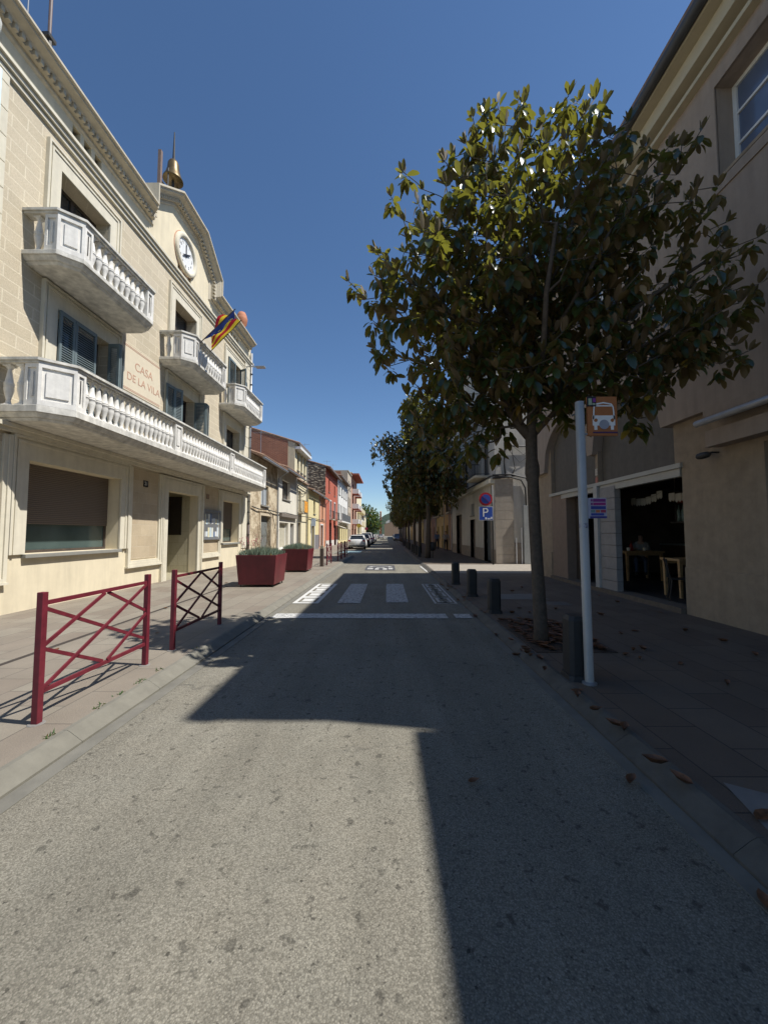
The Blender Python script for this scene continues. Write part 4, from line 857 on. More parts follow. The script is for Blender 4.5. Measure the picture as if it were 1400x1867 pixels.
def chair(x, y, rz, label, group, backed=True):
    t = thing('metal_chair' if backed else 'metal_stool', label, 'chair' if backed else 'stool', (0, 0, 0), group)
    m = MB(); m.box(-.18, .18, -.18, .18, .44, .465); m.build('seat', BLACKM, t, bevel=.02)
    for sx_ in (-1, 1):
        for sy_ in (-1, 1): m = MB(); m.tube([(sx_*.15, sy_*.15, .44), (sx_*.21, sy_*.21, 0)], [.018, .012], 6); m.build('leg', BLACKM, t)
    m = MB(); 
    if backed:
        m.tube([(-.16, .17, .45), (-.17, .22, .70), (-.14, .25, .84), (0, .26, .88), (.14, .25, .84), (.17, .22, .70), (.16, .17, .45)], .012, 6); m.box(-.05, .05, .21, .225, .47, .86)
        m.build('backrest', BLACKM, t)
    t.location = (x, y, .2); t.rotation_euler = (0, 0, rz); return t
chair(6.15, 8.2, R(60), 'dark metal chair pulled up near the right edge of the cafe opening', 'metal chairs in the cafe')
chair(8.3, 12.75, R(160), 'dark metal chair behind the seated person at the cafe table', 'metal chairs in the cafe')
for k, (x, y, c) in enumerate(((7.3, 11.75, 'white'), (7.75, 11.7, 'white'), (7.95, 11.85, 'grey'))):
    m = MB(); m.lathe([(.03, .97), (.04, .98), (.05, 1.07), (.046, 1.07), (.035, .985)], (x, y, .11), 12); o = m.build('cup', WHITEM if k < 2 else GREYM, smooth=True); tag(o, ['white cup near the left end of the cafe table', 'white cup in the middle of the cafe table', 'grey cup nearest the seated person'][k], 'cup')
m = MB(); m.lathe([(.05, .97), (.06, 1.0), (.05, 1.12), (.015, 1.2), (.015, 1.27)], (7.45, 11.85, .11), 12); tag(m.build('sauce_bottle', P('red_plastic', (.3, .02, .015), .4), smooth=True), 'red bottle standing on the cafe table', 'bottle')
# cafe clutter
for k, (y, z, w_, h_, c, lab) in enumerate(((9.0, 1.6, .5, .7, (.30, .08, .05), 'red framed poster on the cafe back wall'), (10.2, 1.9, .6, .45, (.25, .27, .20), 'pale green framed picture on the cafe back wall'), (11.6, 2.35, .8, .4, (.28, .22, .12), 'ochre framed picture high on the cafe back wall'), (13.2, 2.3, .6, .5, (.20, .22, .26), 'grey blue framed picture at the far end of the cafe'))):
    fr_ = thing('wall_picture', lab, 'picture', (11.95, y, z)); m = MB(); m.box(11.93, 11.99, y, y+w_, z, z+h_); m.build('frame', DARKW, fr_); m = MB(); m.box(11.92, 11.93, y+.04, y+w_-.04, z+.04, z+h_-.04); m.build('picture', P('picture_%d' % k, c, .7, var=.5, scale=9), fr_)
ct = thing('cafe_counter', 'dark wooden counter with a pale top across the back of the cafe', 'counter', (10.2, 12.2, .2)); m = MB(); m.box(9.9, 10.5, 10.8, 14.0, .2, 1.2); m.build('cabinet', P('counter_wood', (.16, .09, .05), .5, var=.2, scale=5), ct); m = MB(); m.box(9.85, 10.55, 10.75, 14.05, 1.202, 1.25); m.build('countertop', LTRIM, ct)
for k, y in enumerate((9.6, 10.6)):
    hl_ = thing('pendant_lamp', ['red pendant lampshade hanging nearer in the cafe', 'second red pendant lampshade deeper in the cafe'][k], 'lamp', (7.6, y, 2.5), 'cafe pendant lamps'); m = MB(); m.lathe([(.04, 2.72), (.09, 2.68), (.19, 2.45), (.18, 2.45)], (7.6+k*.6, y, 0), 16); m.build('lamp_shade', P('dull_red_shade', (.32, .04, .03), .5), hl_, True); m = MB(); m.tube([(7.6+k*.6, y, 2.7), (7.6+k*.6, y, 3.19)], .006, 4); m.build('cord', CABLE, hl_)
# bunting
bt = thing('paper_bunting', 'string of pale cut paper pennants hung inside the cafe opening', 'bunting', (6.3, 7.5, 2.5))
m = MB(); pts = [(6.3, 7.4+(10.0-7.4)*k/16, 2.62-.16*math.sin(math.pi*((k*2/16) % 1))) for k in range(17)]; m.tube(pts, .004, 4); m.build('string', CABLE, bt)
for k in range(13):
    if k == 6: continue
    y = 7.5+k*.19; z = 2.60-.13*math.sin(math.pi*((k*.19*2/2.6) % 1)); m = MB(); m.add([(6.3, y, z), (6.3, y+.18, z), (6.3, y+.18, z-.15), (6.3, y+.135, z-.20), (6.3, y+.09, z-.15), (6.3, y+.045, z-.20), (6.3, y, z-.15)], [(0, 1, 2, 3, 4, 5, 6)]); m.build('pennant', P('cream_paper', (.35, .32, .26), .8), bt)
gl = thing('hanging_glass_rack', 'rack of pale glass bottles hanging inside the cafe', 'rack', (7.2, 9.2, 1.9)); m = MB(); m.box(7.1, 7.4, 8.6, 9.7, 1.86, 1.9); m.tube([(7.2, 8.65, 1.9), (7.2, 8.65, 3.2)], .01); m.tube([(7.2, 9.65, 1.9), (7.2, 9.65, 3.2)], .01); m.build('shelf', DARKW, gl)
for k in range(7): m = MB(); m.lathe([(.04, 1.9), (.045, 2.0), (.045, 2.15), (.015, 2.22), (.015, 2.3)], (7.2, 8.7+k*.14, 0), 10); m.build('bottle', P('pale_green_glass', (.18, .24, .2), .15), gl, True)

# awning cassette and wall lamp near right
ac = thing('awning_cassette', 'long pale awning cassette over the doorway on the beige wall', 'awning', (5.4, 4.9, 3.4))
m = MB(); m.tube([(5.26, 3.4, 3.46), (5.26, 6.5, 3.46)], .055, 10); m.build('roller_tube', P('pale_metal', (.40, .41, .42), .4, .3), ac, True)
m = MB(); m.box(5.36, 5.60, 3.4, 6.45, 3.05, 3.32); m.box(5.40, 5.47, 3.4, 6.52, 3.50, 3.7); m.build('fascia_board', RUP, ac)
wl = thing('wall_lamp', 'small dark projector lamp on the beige wall by the awning', 'lamp', (XR, 6.55, 2.95))
m = MB(); m.tube([(XR, 6.5, 2.98), (XR-.1, 6.5, 2.98), (XR-.16, 6.58, 2.97)], .014); m.build('arm', BLACKM, wl)
m = MB(); m.lathe([(.02, -.17), (.05, -.12), (.06, 0), (.05, .08), (.02, .12)], (XR-.16, 6.65, 2.95), 12, 'y'); m.build('lamp_body', BLACKM, wl, True)
for (z, c, nme) in ((3.25, (.50, .44, .36), 'cream paper notice on the pier between the shop arches'), (3.02, (.45, .17, .12), 'red and white notice below the cream one on the pier')):
    m = MB(); m.box(XR-.015, XR-.002, 10.22, 10.42, z-.08, z+.09) if False else m.box(XR-.02, XR-.003, 10.23, 10.33, z-.09, z+.09); o = m.build('wall_notice', P('notice_%d' % int(z*100), c, .6, var=.3, scale=25)); tag(o, nme, 'notice')

# ------------------------------------------------------------------ right: building beyond the side street
PB = P('pale_grey_render', (.54, .51, .45), .9, var=.06, streak=.22, bs=.2)
hb = house('corner_house', 'pale corner house beyond the side street with a stone ledge above the shopfronts', -1, 5.45, 19.4, 32.3, 12.6, PB,
    [dict(k='door', y=(20.2, 21.7), z=(.1, 3.0), fc=P('blue_grey_door', (.07, .09, .10), .5)), dict(k='door', y=(23.9, 25.2), z=(.1, 2.5), fc=P('brown_door', (.11, .07, .05), .6)), dict(k='win', y=(24.1, 25.0), z=(2.75, 3.5)), dict(k='door', y=(28.2, 30.2), z=(.1, 3.0), fc=DARKW), dict(k='bdoor', y=(20.6, 22.2), z=(4.7, 6.8), bal=.8), dict(k='bdoor', y=(26, 27.6), z=(4.7, 6.8), bal=.8), dict(k='win', y=(20.8, 22.0), z=(8.2, 10)), dict(k='win', y=(26.2, 27.4), z=(8.2, 10))], depth=10, base=P('dirty_plinth', (.25, .21, .17), .95, var=.2), ridge=1.2)
m = MB(); m.box(5.14, 5.45, 19.38, 32.25, 4.15, 4.38); m.build('stone_ledge', TRIM, hb)
m = MB(); z = .12
while z < 4.1: m.box(5.44, 6.35, 19.365, 19.398, z, z+.43); z += .44
m.build('corner_stones', P('corner_stone', (.36, .31, .25), .9, var=.1, streak=.1), hb)
m = MB(); m.box(6.38, 8.6, 19.37, 19.398, .1, 1.15); m.build('side_plinth', P('dirty_plinth', (.25, .21, .17), .95, var=.2), hb)
cb = thing('cable_bundle', 'black cables and conduits looping round the corner of the pale house', 'cables', (5.5, 19.3, 4.3))
m = MB()
m.tube([(5.10, 32, 4.42), (5.10, 25, 4.44), (5.12, 19.9, 4.45), (5.2, 19.28, 4.5), (5.9, 19.30, 4.48), (6.6, 19.32, 4.52)], .035, 6)
m.tube([(5.3, 19.3, 4.40), (6.2, 19.3, 4.46), (6.75, 19.32, 4.3), (6.95, 19.32, 3.9), (6.97, 19.32, 3.0)], .04, 8); m.tube([(5.3, 19.3, 4.55), (6.2, 19.3, 4.6), (7.0, 19.32, 4.4), (7.2, 19.32, 3.9), (7.22, 19.32, 3.0)], .04, 8)
m.tube([(5.95, 19.3, 4.5), (5.9, 19.3, 5.2), (5.95, 19.32, 5.9), (6.3, 19.32, 6.05), (7.6, 19.33, 6.0)], .035, 6); m.tube([(6.25, 19.3, 4.5), (6.45, 19.33, 4.9), (6.35, 19.33, 5.5), (6.3, 19.33, 6.0)], .02, 6); m.tube([(6.3, 19.33, 6.1), (6.9, 19.35, 5.6), (7.6, 19.33, 6.2)], .01, 5); m.tube([(6.1, 19.33, 5.9), (6.7, 19.35, 5.2), (7.5, 19.33, 5.8)], .01, 5)
m.build('cable', CABLE, cb, True)
sw = thing('service_cabinet', 'grey meter cabinet and pipes on the side wall of the pale corner house', 'cabinet', (7.0, 19.3, .1))
m = MB(); m.box(6.8, 7.35, 19.2, 19.395, .1, 3.0); m.build('cabinet_door', P('cabinet_grey', (.33, .34, .33), .6, var=.08, streak=.2), sw, bevel=.01)
m = MB(); m.tube([(6.72, 19.3, .1), (6.72, 19.3, 1.9)], .03); m.tube([(6.45, 19.3, .1), (6.45, 19.3, 1.4)], .03); m.build('white_pipe', WHITEM, sw); m = MB(); m.tube([(7.75, 19.3, .1), (7.75, 19.3, 3.4)], .04); m.box(7.7, 7.95, 19.25, 19.39, 2.4, 3.2); m.build('dark_pipe', BLACKM, sw)
# parking signs on their post
sp = thing('parking_sign', 'no parking disc above a blue P sign on a dark post by the corner house', 'traffic sign', (5.18, 18.9, .09))
m = MB(); m.tube([(5.18, 18.95, .09), (5.18, 18.95, 4.0)], .045, 10); m.build('post', BLACKM, sp, True)
def disc(m, x, y, z, r, t, n=32): m.lathe([(r, -t/2), (r, t/2)], (x, y, z), n, 'y')
SGR = P('sign_red', (.40, .02, .03), .4, var=.05); SGB = P('sign_blue', (.03, .08, .36), .4, var=.05)
sx = 4.84
m = MB(); disc(m, sx, 18.88, 3.30, .33, .02); rs = m.build('round_sign', SGR, sp); m = MB(); disc(m, sx, 18.866, 3.30, .23, .01); m.build('blue_field', SGB, rs)
m = MB(); m.beam((sx-.17, 18.855, 3.47), (sx+.17, 18.855, 3.13), .008, .07); m.build('diagonal_bar', SGR, rs)
m = MB(); m.box(sx-.34, sx+.34, 18.87, 18.89, 2.25, 2.93); ps = m.build('square_sign', WHITEM, sp); m = MB(); m.box(sx-.32, sx+.32, 18.86, 18.869, 2.27, 2.91); m.build('blue_field', SGB, ps)
text_obj('P', .62, WHITEM, 'letter', ps, face_my(sx-.04, 18.855, 2.62), .002); m = MB(); m.box(sx+.06, sx+.2, 18.85, 18.858, 2.30, 2.36); m.box(sx+.22, sx+.30, 18.85, 18.858, 2.32, 2.42); m.box(sx-.05, sx+.03, 18.85, 18.858, 2.30, 2.40); m.build('tow_symbol', WHITEM, ps)
m = MB(); m.box(sx-.1, 5.18, 18.9, 18.93, 2.6, 2.64); m.box(sx-.1, 5.18, 18.9, 18.93, 3.28, 3.32); m.build('bracket', BLACKM, sp)
# farther right side row
rcols = [P('ochre_render', (.40, .27, .11), .9, streak=.1), P('pink_render', (.38, .24, .17), .9, streak=.1), P('grey_render', (.36, .34, .30), .9, streak=.15), P('yellow_ochre', (.45, .35, .15), .9, streak=.1), P('brown_render', (.25, .18, .13), .9, streak=.1), P2]
row = [(32.32, 35.4, 8.3, 1), (35.42, 38.6, 12.9, 0), (38.62, 45, 7.2, 3), (45.02, 49.2, 12.0, 4), (49.22, 53.5, 7.4, 0), (53.52, 59.5, 12.5, 2), (59.52, 64.5, 9.4, 3), (64.52, 70, 12, 1), (70.02, 77, 7.8, 5), (77.02, 85, 12, 4), (85.02, 95, 8, 0), (95.02, 108, 11, 2), (108.02, 124, 8, 3), (124.02, 150, 9, 1), (150.02, 190, 8, 4)]
desc = ['narrow pink terrace', 'tall narrow ochre house', 'low yellow ochre house', 'tall brown house', 'low ochre house with pale doors', 'tall grey house', 'mid height yellow house', 'tall pink house', 'low off white house', 'tall brown block', 'low ochre row', 'tall grey block', 'yellow ochre row', 'long pink row', 'long brown row']
wh = ['next to the pale corner house', 'behind the walking people', 'behind the second row tree', 'behind the third row tree', 'past the tall brown house', 'halfway down the right side', 'past the tall grey house', 'before the low off white house', 'between the tall pink and brown buildings', 'where the right side parking starts', 'beside the parked cars on the right', 'far down the right side', 'beyond the far grey block', 'near the far end on the right', 'closing the far end on the right']
for k, (a, b, z, ci) in enumerate(row):
    fl_ = [(3.5, 5.3)] + ([(6.3, 7.6)] if z > 9 else []); n_ = max(1, int((b-a)/3)); L = (b-a)/n_
    oo = grid_ops(a, b, fl_, n_, 1.1, bal={0: .5} if k % 2 == 0 else None) + [dict(k='door', y=(a+L*(i+.3), a+L*(i+.3)+1.1), z=(.1, 2.4), fc=DARKW) for i in range(n_)]
    house('terraced_house', desc[k]+' '+wh[k], -1, 5.75, a, b, z, rcols[ci], oo, ridge=1.1, over=.4, depth=10)
# end of street
for k, (x, y, wdt, z, mm, nm) in enumerate(((-14, 205, 16, 5, TERRA, 'long low terracotta roofed building closing the street on the left'), (8, 260, 10, 8, P('tan_render', (.33, .22, .14), .9), 'tan house at the far end of the street'), (3.5, 300, 4.5, 11, P2, 'small off white house at the far end of the street'))):
    house('end_house', nm, 1, x, y, y+12, z, mm, [], depth=wdt, ridge=1.5)
ch = thing('factory_chimney', 'slender brick chimney rising at the far end of the street', 'chimney', (-5.2, 300, 0)); m = MB(); m.lathe([(1.0, 0), (.65, 18), (.75, 18.2), (.75, 19)], (-5.2, 300, 0), 14); m.build('stack', BRICK, ch, True)

# ------------------------------------------------------------------ street furniture
def barrier(y0, y1, x=-2.77, label='', z=1.0):
    t = thing('crossbar_barrier', label, 'barrier', (x, (y0+y1)/2, .1), 'red barriers along the left kerb')
    for y in (y0, y1):
        m = MB(); m.box(x-.026, x+.026, y-.026, y+.026, .1, .1+z+.03); m.build('post', RED, t, bevel=.004)
        m = MB(); m.lathe([(.06, .101), (.055, .106)], (x, y, 0), 12); m.build('mortar_collar', CONC, t)
    a, b = y0+.026, y1-.026; zt, zb = .1+z-.06, .1+.24; L = b-a
    m = MB(); m.beam((x, a, zt), (x, b, zt), .024, .034); m.build('top_rail', RED, t)
    m = MB(); m.beam((x, a, zb), (x, b, zb), .024, .034); m.build('bottom_rail', RED, t)
    H_ = zt-zb; mid = a+L*.5
    bars = [((a, zt-.04), (b, zb+H_*.10)), ((a, zb+.02), (b, zt-.02)), ((a, zb+H_*.52), (mid+.0, zt-.02)), ((mid+.06, zt-.02), (b, zb+H_*.55)), ((a, zb+H_*.48), (mid+.02, zb+.02)), ((mid+.06, zb+.02), (b, zb+H_*.5))]
    for k, (p, q) in enumerate(bars):
        off = .0085 if k in (1, 2, 5) else -.0085; m = MB(); m.beam((x+off, p[0], p[1]), (x+off, q[0], q[1]), .015, .03); m.build('brace', RED, t)
    return t
barrier(3.10, 4.46, label='nearest dark red lattice barrier on the left pavement')
barrier(5.02, 6.41, label='second dark red lattice barrier, half in the tree shadow')
barrier(18.2, 19.6, -2.85, 'dark red lattice barrier just past the second planter')
for k, (a, b) in enumerate(((21.2, 22.5), (23.1, 24.4), (24.9, 26.2))): barrier(a, b, -2.72, ['first of the three far red barriers before the parked white car', 'middle of the three far red barriers before the parked white car', 'last far red barrier nearest the parked white car'][k])
bp = thing('wooden_bollard', 'square brown post with a pale top beside the far red barrier', 'bollard', (-3.0, 17.7, .1)); m = MB(); m.box(-3.08, -2.92, 17.62, 17.78, .1, .92); m.build('shaft', P('brown_post', (.09, .065, .05), .8), bp, bevel=.01); m = MB(); m.box(-3.075, -2.925, 17.625, 17.775, .921, 1.04); m.build('reflective_cap', P('pale_band', (.4, .36, .25), .6), bp)
def bollard_proto():
    t = thing('street_bollard', '', 'bollard', (0, 0, 0), 'black bollards along the right kerb')
    m = MB(); a = .108; c = .035
    def oct_(s): return [(-a*s+c, -a*s), (a*s-c, -a*s), (a*s, -a*s+c), (a*s, a*s-c), (a*s-c, a*s), (-a*s+c, a*s), (-a*s, a*s-c), (-a*s, -a*s+c)]
    m.prism(oct_(1), .05, .60, oct_(1.0)); m.prism(oct_(.80), .60, .645, oct_(1.0)); m.build('shaft', BLACKM, t)
    m = MB(); m.prism(oct_(1.12), 0, .052, oct_(1.22)); m.build('base', BLACKM, t); return t
bproto = bollard_proto(); first = True
bl_labels = ['nearest black bollard, right behind the bus stop post', 'second black bollard, just past the magnolia trunk', 'third black bollard along the right kerb', 'fourth black bollard, last before the side street']
def place_bollard(x, y, lab, grp='black bollards along the right kerb'):
    global first
    t = bproto if first else copy_tree(bproto); first = False
    t.location = (x, y, .1); t['label'] = lab; t['group'] = grp
for k, y in enumerate((4.12, 7.42, 9.34, 11.55)): place_bollard(1.98 if k == 0 else 2.03, y, bl_labels[k])
for k, y in enumerate((25.2, 27.4, 29.7, 31.8, 36.5, 38.6, 41.5, 46.5, 49)):
    place_bollard(2.08, y, ['first','second','third','fourth','fifth','sixth','seventh','eighth','last'][k] + ' small black bollard of the far row, counting from the side street', 'far bollards under the street trees')
# planters
def planter(x0, x1, y0, y1, label, tall):
    t = thing('planter_box', label, 'planter', ((x0+x1)/2, (y0+y1)/2, .1), 'maroon street planters'); i = .07; zt = 1.0
    m = MB(); zb = .17
    top = [(x0, y0), (x1, y0), (x1, y1), (x0, y1)]; bot = [(x0+i, y0+i), (x1-i, y0+i), (x1-i, y1-i), (x0+i, y1-i)]
    ins = [(x0+.03, y0+.03), (x1-.03, y0+.03), (x1-.03, y1-.03), (x0+.03, y1-.03)]
    vs = [(x, y, zb) for x, y in bot]+[(x, y, zt) for x, y in top]+[(x, y, zt) for x, y in ins]+[(x, y, zt-.1) for x, y in ins]
    fs = [(3, 2, 1, 0)]
    for k in range(4): j = (k+1) % 4; fs += [(k, j, 4+j, 4+k), (4+k, 4+j, 8+j, 8+k), (8+k, 8+j, 12+j, 12+k)]
    m.add(vs, fs); m.build('box', PLANT, t, bevel=.006)
    m = MB(); m.add([(x, y, zt-.07) for x, y in ins], [(0, 1, 2, 3)]); m.build('soil', SOIL, t)
    for sx_, sy_ in ((x0+.12, y0+.12), (x1-.12, y0+.12), (x0+.12, y1-.12), (x1-.12, y1-.12)): m = MB(); m.tube([(sx_, sy_, .1), (sx_, sy_, .175)], .02, 6); m.build('foot', BLACKM, t)
    pl = thing('lavender_plant', 'grey green lavender mound growing in ' + ('the nearer planter with tall red and dry stems' if tall else 'the farther planter'), 'plant', ((x0+x1)/2, (y0+y1)/2, zt-.05))
    m = MB(); r_ = random.Random(int(y0*10)); cx, cy = (x0+x1)/2, (y0+y1)/2
    for k in range(1500):
        px = r_.uniform(x0+.06, x1-.06); py = r_.uniform(y0+.06, y1-.06); hx = 1-abs(px-cx)/((x1-x0)/2); L = r_.uniform(.12, .30)*(0.7+.5*hx)
        d = Vector((r_.uniform(-.5, .5), r_.uniform(-.5, .5), 1)).normalized(); b0 = Vector((px, py, zt-.06)); tip = b0+d*L; sd_ = d.orthogonal().normalized()*.008
        md = b0.lerp(tip, .5)+Vector((0, 0, .01)); m.add([b0-sd_, b0+sd_, md+sd_*1.2, tip, md-sd_*1.2], [(0, 1, 2, 3, 4)])
    m.build('foliage', LAV, pl)
    if tall:
        m = MB(); fl_ = MB()
        for k in range(26):
            px = x0+.1+.35*r_.random() if k < 12 else cx+r_.uniform(-.1, .35); py = r_.uniform(y0+.2, y1-.3); L = r_.uniform(.4, .62) if k < 12 else r_.uniform(.6, 1.05)
            d = Vector((r_.uniform(-.35, .25), r_.uniform(-.3, .3), 1)).normalized(); b0 = Vector((px, py, zt-.06)); m.tube([b0, b0+d*L*.6+Vector((0, 0, .03)), b0+d*L], [.005, .004, .002], 4)
            for q in range(5):
                p_ = b0+d*L*(.6+.09*q); dd = Vector((r_.uniform(-1, 1), r_.uniform(-1, 1), .8)).normalized()*.06; m.tube([p_, p_+dd], [.003, .002], 3)
                if k < 12: fl_.lathe([(.004, -.012), (.012, 0), (.004, .012)], tuple(p_+dd), 5)
        m.build('dry_stems', P('dry_stem', (.16, .11, .06), .9), pl); fl_.build('flowers', P('pink_flower', (.45, .08, .12), .7), pl)
planter(-4.24, -3.10, 10.75, 11.95, 'nearer maroon box planter on the left pavement', True)
planter(-4.14, -3.06, 14.95, 16.1, 'farther maroon box planter on the left pavement', False)
# bus stop
bs = thing('bus_stop', 'pale bus stop post with orange bus sign and timetable panel', 'bus stop', (2.02, 3.95, .1))
px_, py_ = 2.02, 3.95
m = MB(); n_ = 20
vs = []
for (z, dx) in ((.1, .0), (2.97, -.02)):
    for k in range(n_): t_ = 2*math.pi*k/n_; vs.append((px_+dx+.040*math.copysign(abs(math.cos(t_))**.7, math.cos(t_)), py_+.040*math.copysign(abs(math.sin(t_))**.7, math.sin(t_)), z))
m.add(vs, [(k, (k+1) % n_, n_+(k+1) % n_, n_+k) for k in range(n_)] + [tuple(range(n_, 2*n_))]); m.build('post', POLE, bs, True)
m = MB(); m.lathe([(.07, .1), (.07, .115), (.05, .125)], (px_, py_, 0), 16); m.build('foot_plate', GREYM, bs)
ORG = P('orange_sign', (.36, .13, .04), .45, var=.06, scale=3)
m = MB(); m.box(2.07, 2.375, 3.93, 3.955, 2.61, 3.02); sg_ = m.build('sign_panel', ORG, bs); XC = 2.235; yF = 3.927
def bus_icon():
    m = MB()
    def bx(a, b, c, d): m.box(XC+a, XC+b, yF-.002, yF+.002, 2.61+c, 2.61+d)
    out = [(-.115, .17), (-.105, .30), (-.085, .335), (0, .352), (.085, .335), (.105, .30), (.115, .17)]; inn = [(-.10, .17), (-.092, .295), (-.075, .322), (0, .336), (.075, .322), (.092, .295), (.10, .17)]
    for (p, q, r_, s_) in zip(out, out[1:], inn[1:], inn): m.add([(XC+a, yF-.002, 2.61+b) for a, b in (p, q, r_, s_)], [(0, 1, 2, 3)])
    bx(-.085, .085, .305, .318); bx(-.115, .115, .105, .21); bx(-.10, -.07, .06, .105); bx(.07, .10, .06, .105); bx(-.04, .04, .115, .14) if False else None
    return m
bus_icon().build('bus_symbol', WHITEM, sg_)
m = MB(); 
for s_ in (-1, 1): m.lathe([(.018, -.004), (.018, .0)], (XC+s_*.085, yF-.002, 2.77), 14, 'y')
m.build('headlight_dots', ORG, sg_); m = MB(); m.lathe([(.05, -.004), (.05, .0)], (XC, yF-.002, 2.725), 18, 'y'); m.build('grille', P('pale_grey_paint', (.3, .31, .36), .5), sg_)
m = MB(); m.box(2.12, 2.375, yF-.001, yF+.002, 2.635, 2.65); m.build('purple_strip', P('purple_ink', (.05, .02, .10), .5), sg_); m = MB(); m.box(2.065, 2.16, yF-.003, yF+.001, 2.915, 3.02); m.build('black_sticker', INK, sg_); m = MB(); m.box(2.08, 2.115, yF-.005, yF-.003, 2.93, 3.0); m.box(2.12, 2.15, yF-.005, yF-.003, 2.93, 2.95); m.build('sticker_mark', P('pale_green_paint', (.3, .36, .25), .5), sg_)
m = MB(); m.box(2.125, 2.155, yF-.005, yF-.003, 2.96, 3.0); m.build('sticker_mark', P('violet', (.2, .03, .25), .5), sg_)
m = MB(); m.box(2.135, 2.33, 3.93, 3.945, 1.78, 2.0) if False else m.box(2.045, 2.235, 3.93, 3.945, 1.755, 1.965); tt = m.build('timetable_panel', P('pale_lilac', (.38, .38, .46), .5), bs)
def strip(a, b, c, d, col, nm='colour_strip'): q = MB(); q.box(a-.055, b-.055, 3.925, 3.929, c, d); q.build(nm, P('ink_%d_%d_%d' % tuple(int(v*99) for v in col), col, .5), tt)
strip(2.155, 2.28, 1.925, 1.955, (.16, .02, .16)); strip(2.155, 2.28, 1.89, 1.917, (.28, .02, .17)); strip(2.13, 2.28, 1.85, 1.88, (.03, .05, .25)); strip(2.13, 2.17, 1.815, 1.842, (.15, .25, .25)); strip(2.18, 2.22, 1.815, 1.842, (.5, .15, .05)); strip(2.23, 2.28, 1.815, 1.842, (.35, .03, .08)); strip(2.13, 2.26, 1.785, 1.808, (.04, .06, .3)); strip(2.12, 2.29, 1.757, 1.777, (.04, .04, .2))
for z in (1.94, 1.903): strip(2.13, 2.148, z-.012, z+.012, (.18, .03, .18), 'route_dot')
m = MB(); m.box(2.035, 2.11, 3.94, 3.952, 2.62, 2.64); m.box(2.035, 2.11, 3.94, 3.952, 1.95, 1.965); m.box(2.035, 2.11, 3.94, 3.952, 1.77, 1.785); m.build('bracket', GREYM, bs); m = MB(); m.lathe([(.0435, 1.66), (.0435, 1.71)], (2.01, py_, 0), 20); m.build('sticker_band', P('faded_sticker', (.25, .25, .3), .6, var=.6, scale=50), bs)
# litter bin under the second tree
lb = thing('litter_bin', 'small dark litter bin beside the second tree trunk', 'litter bin', (2.75, 23.9, .1)); m = MB(); m.lathe([(.16, .55), (.19, .6), (.2, 1.05), (.17, 1.08)], (2.8, 23.9, 0), 14); m.build('basket', BLACKM, lb, True); m = MB(); m.tube([(2.8, 23.9, .1), (2.8, 23.9, .6)], .03); m.build('leg', BLACKM, lb)

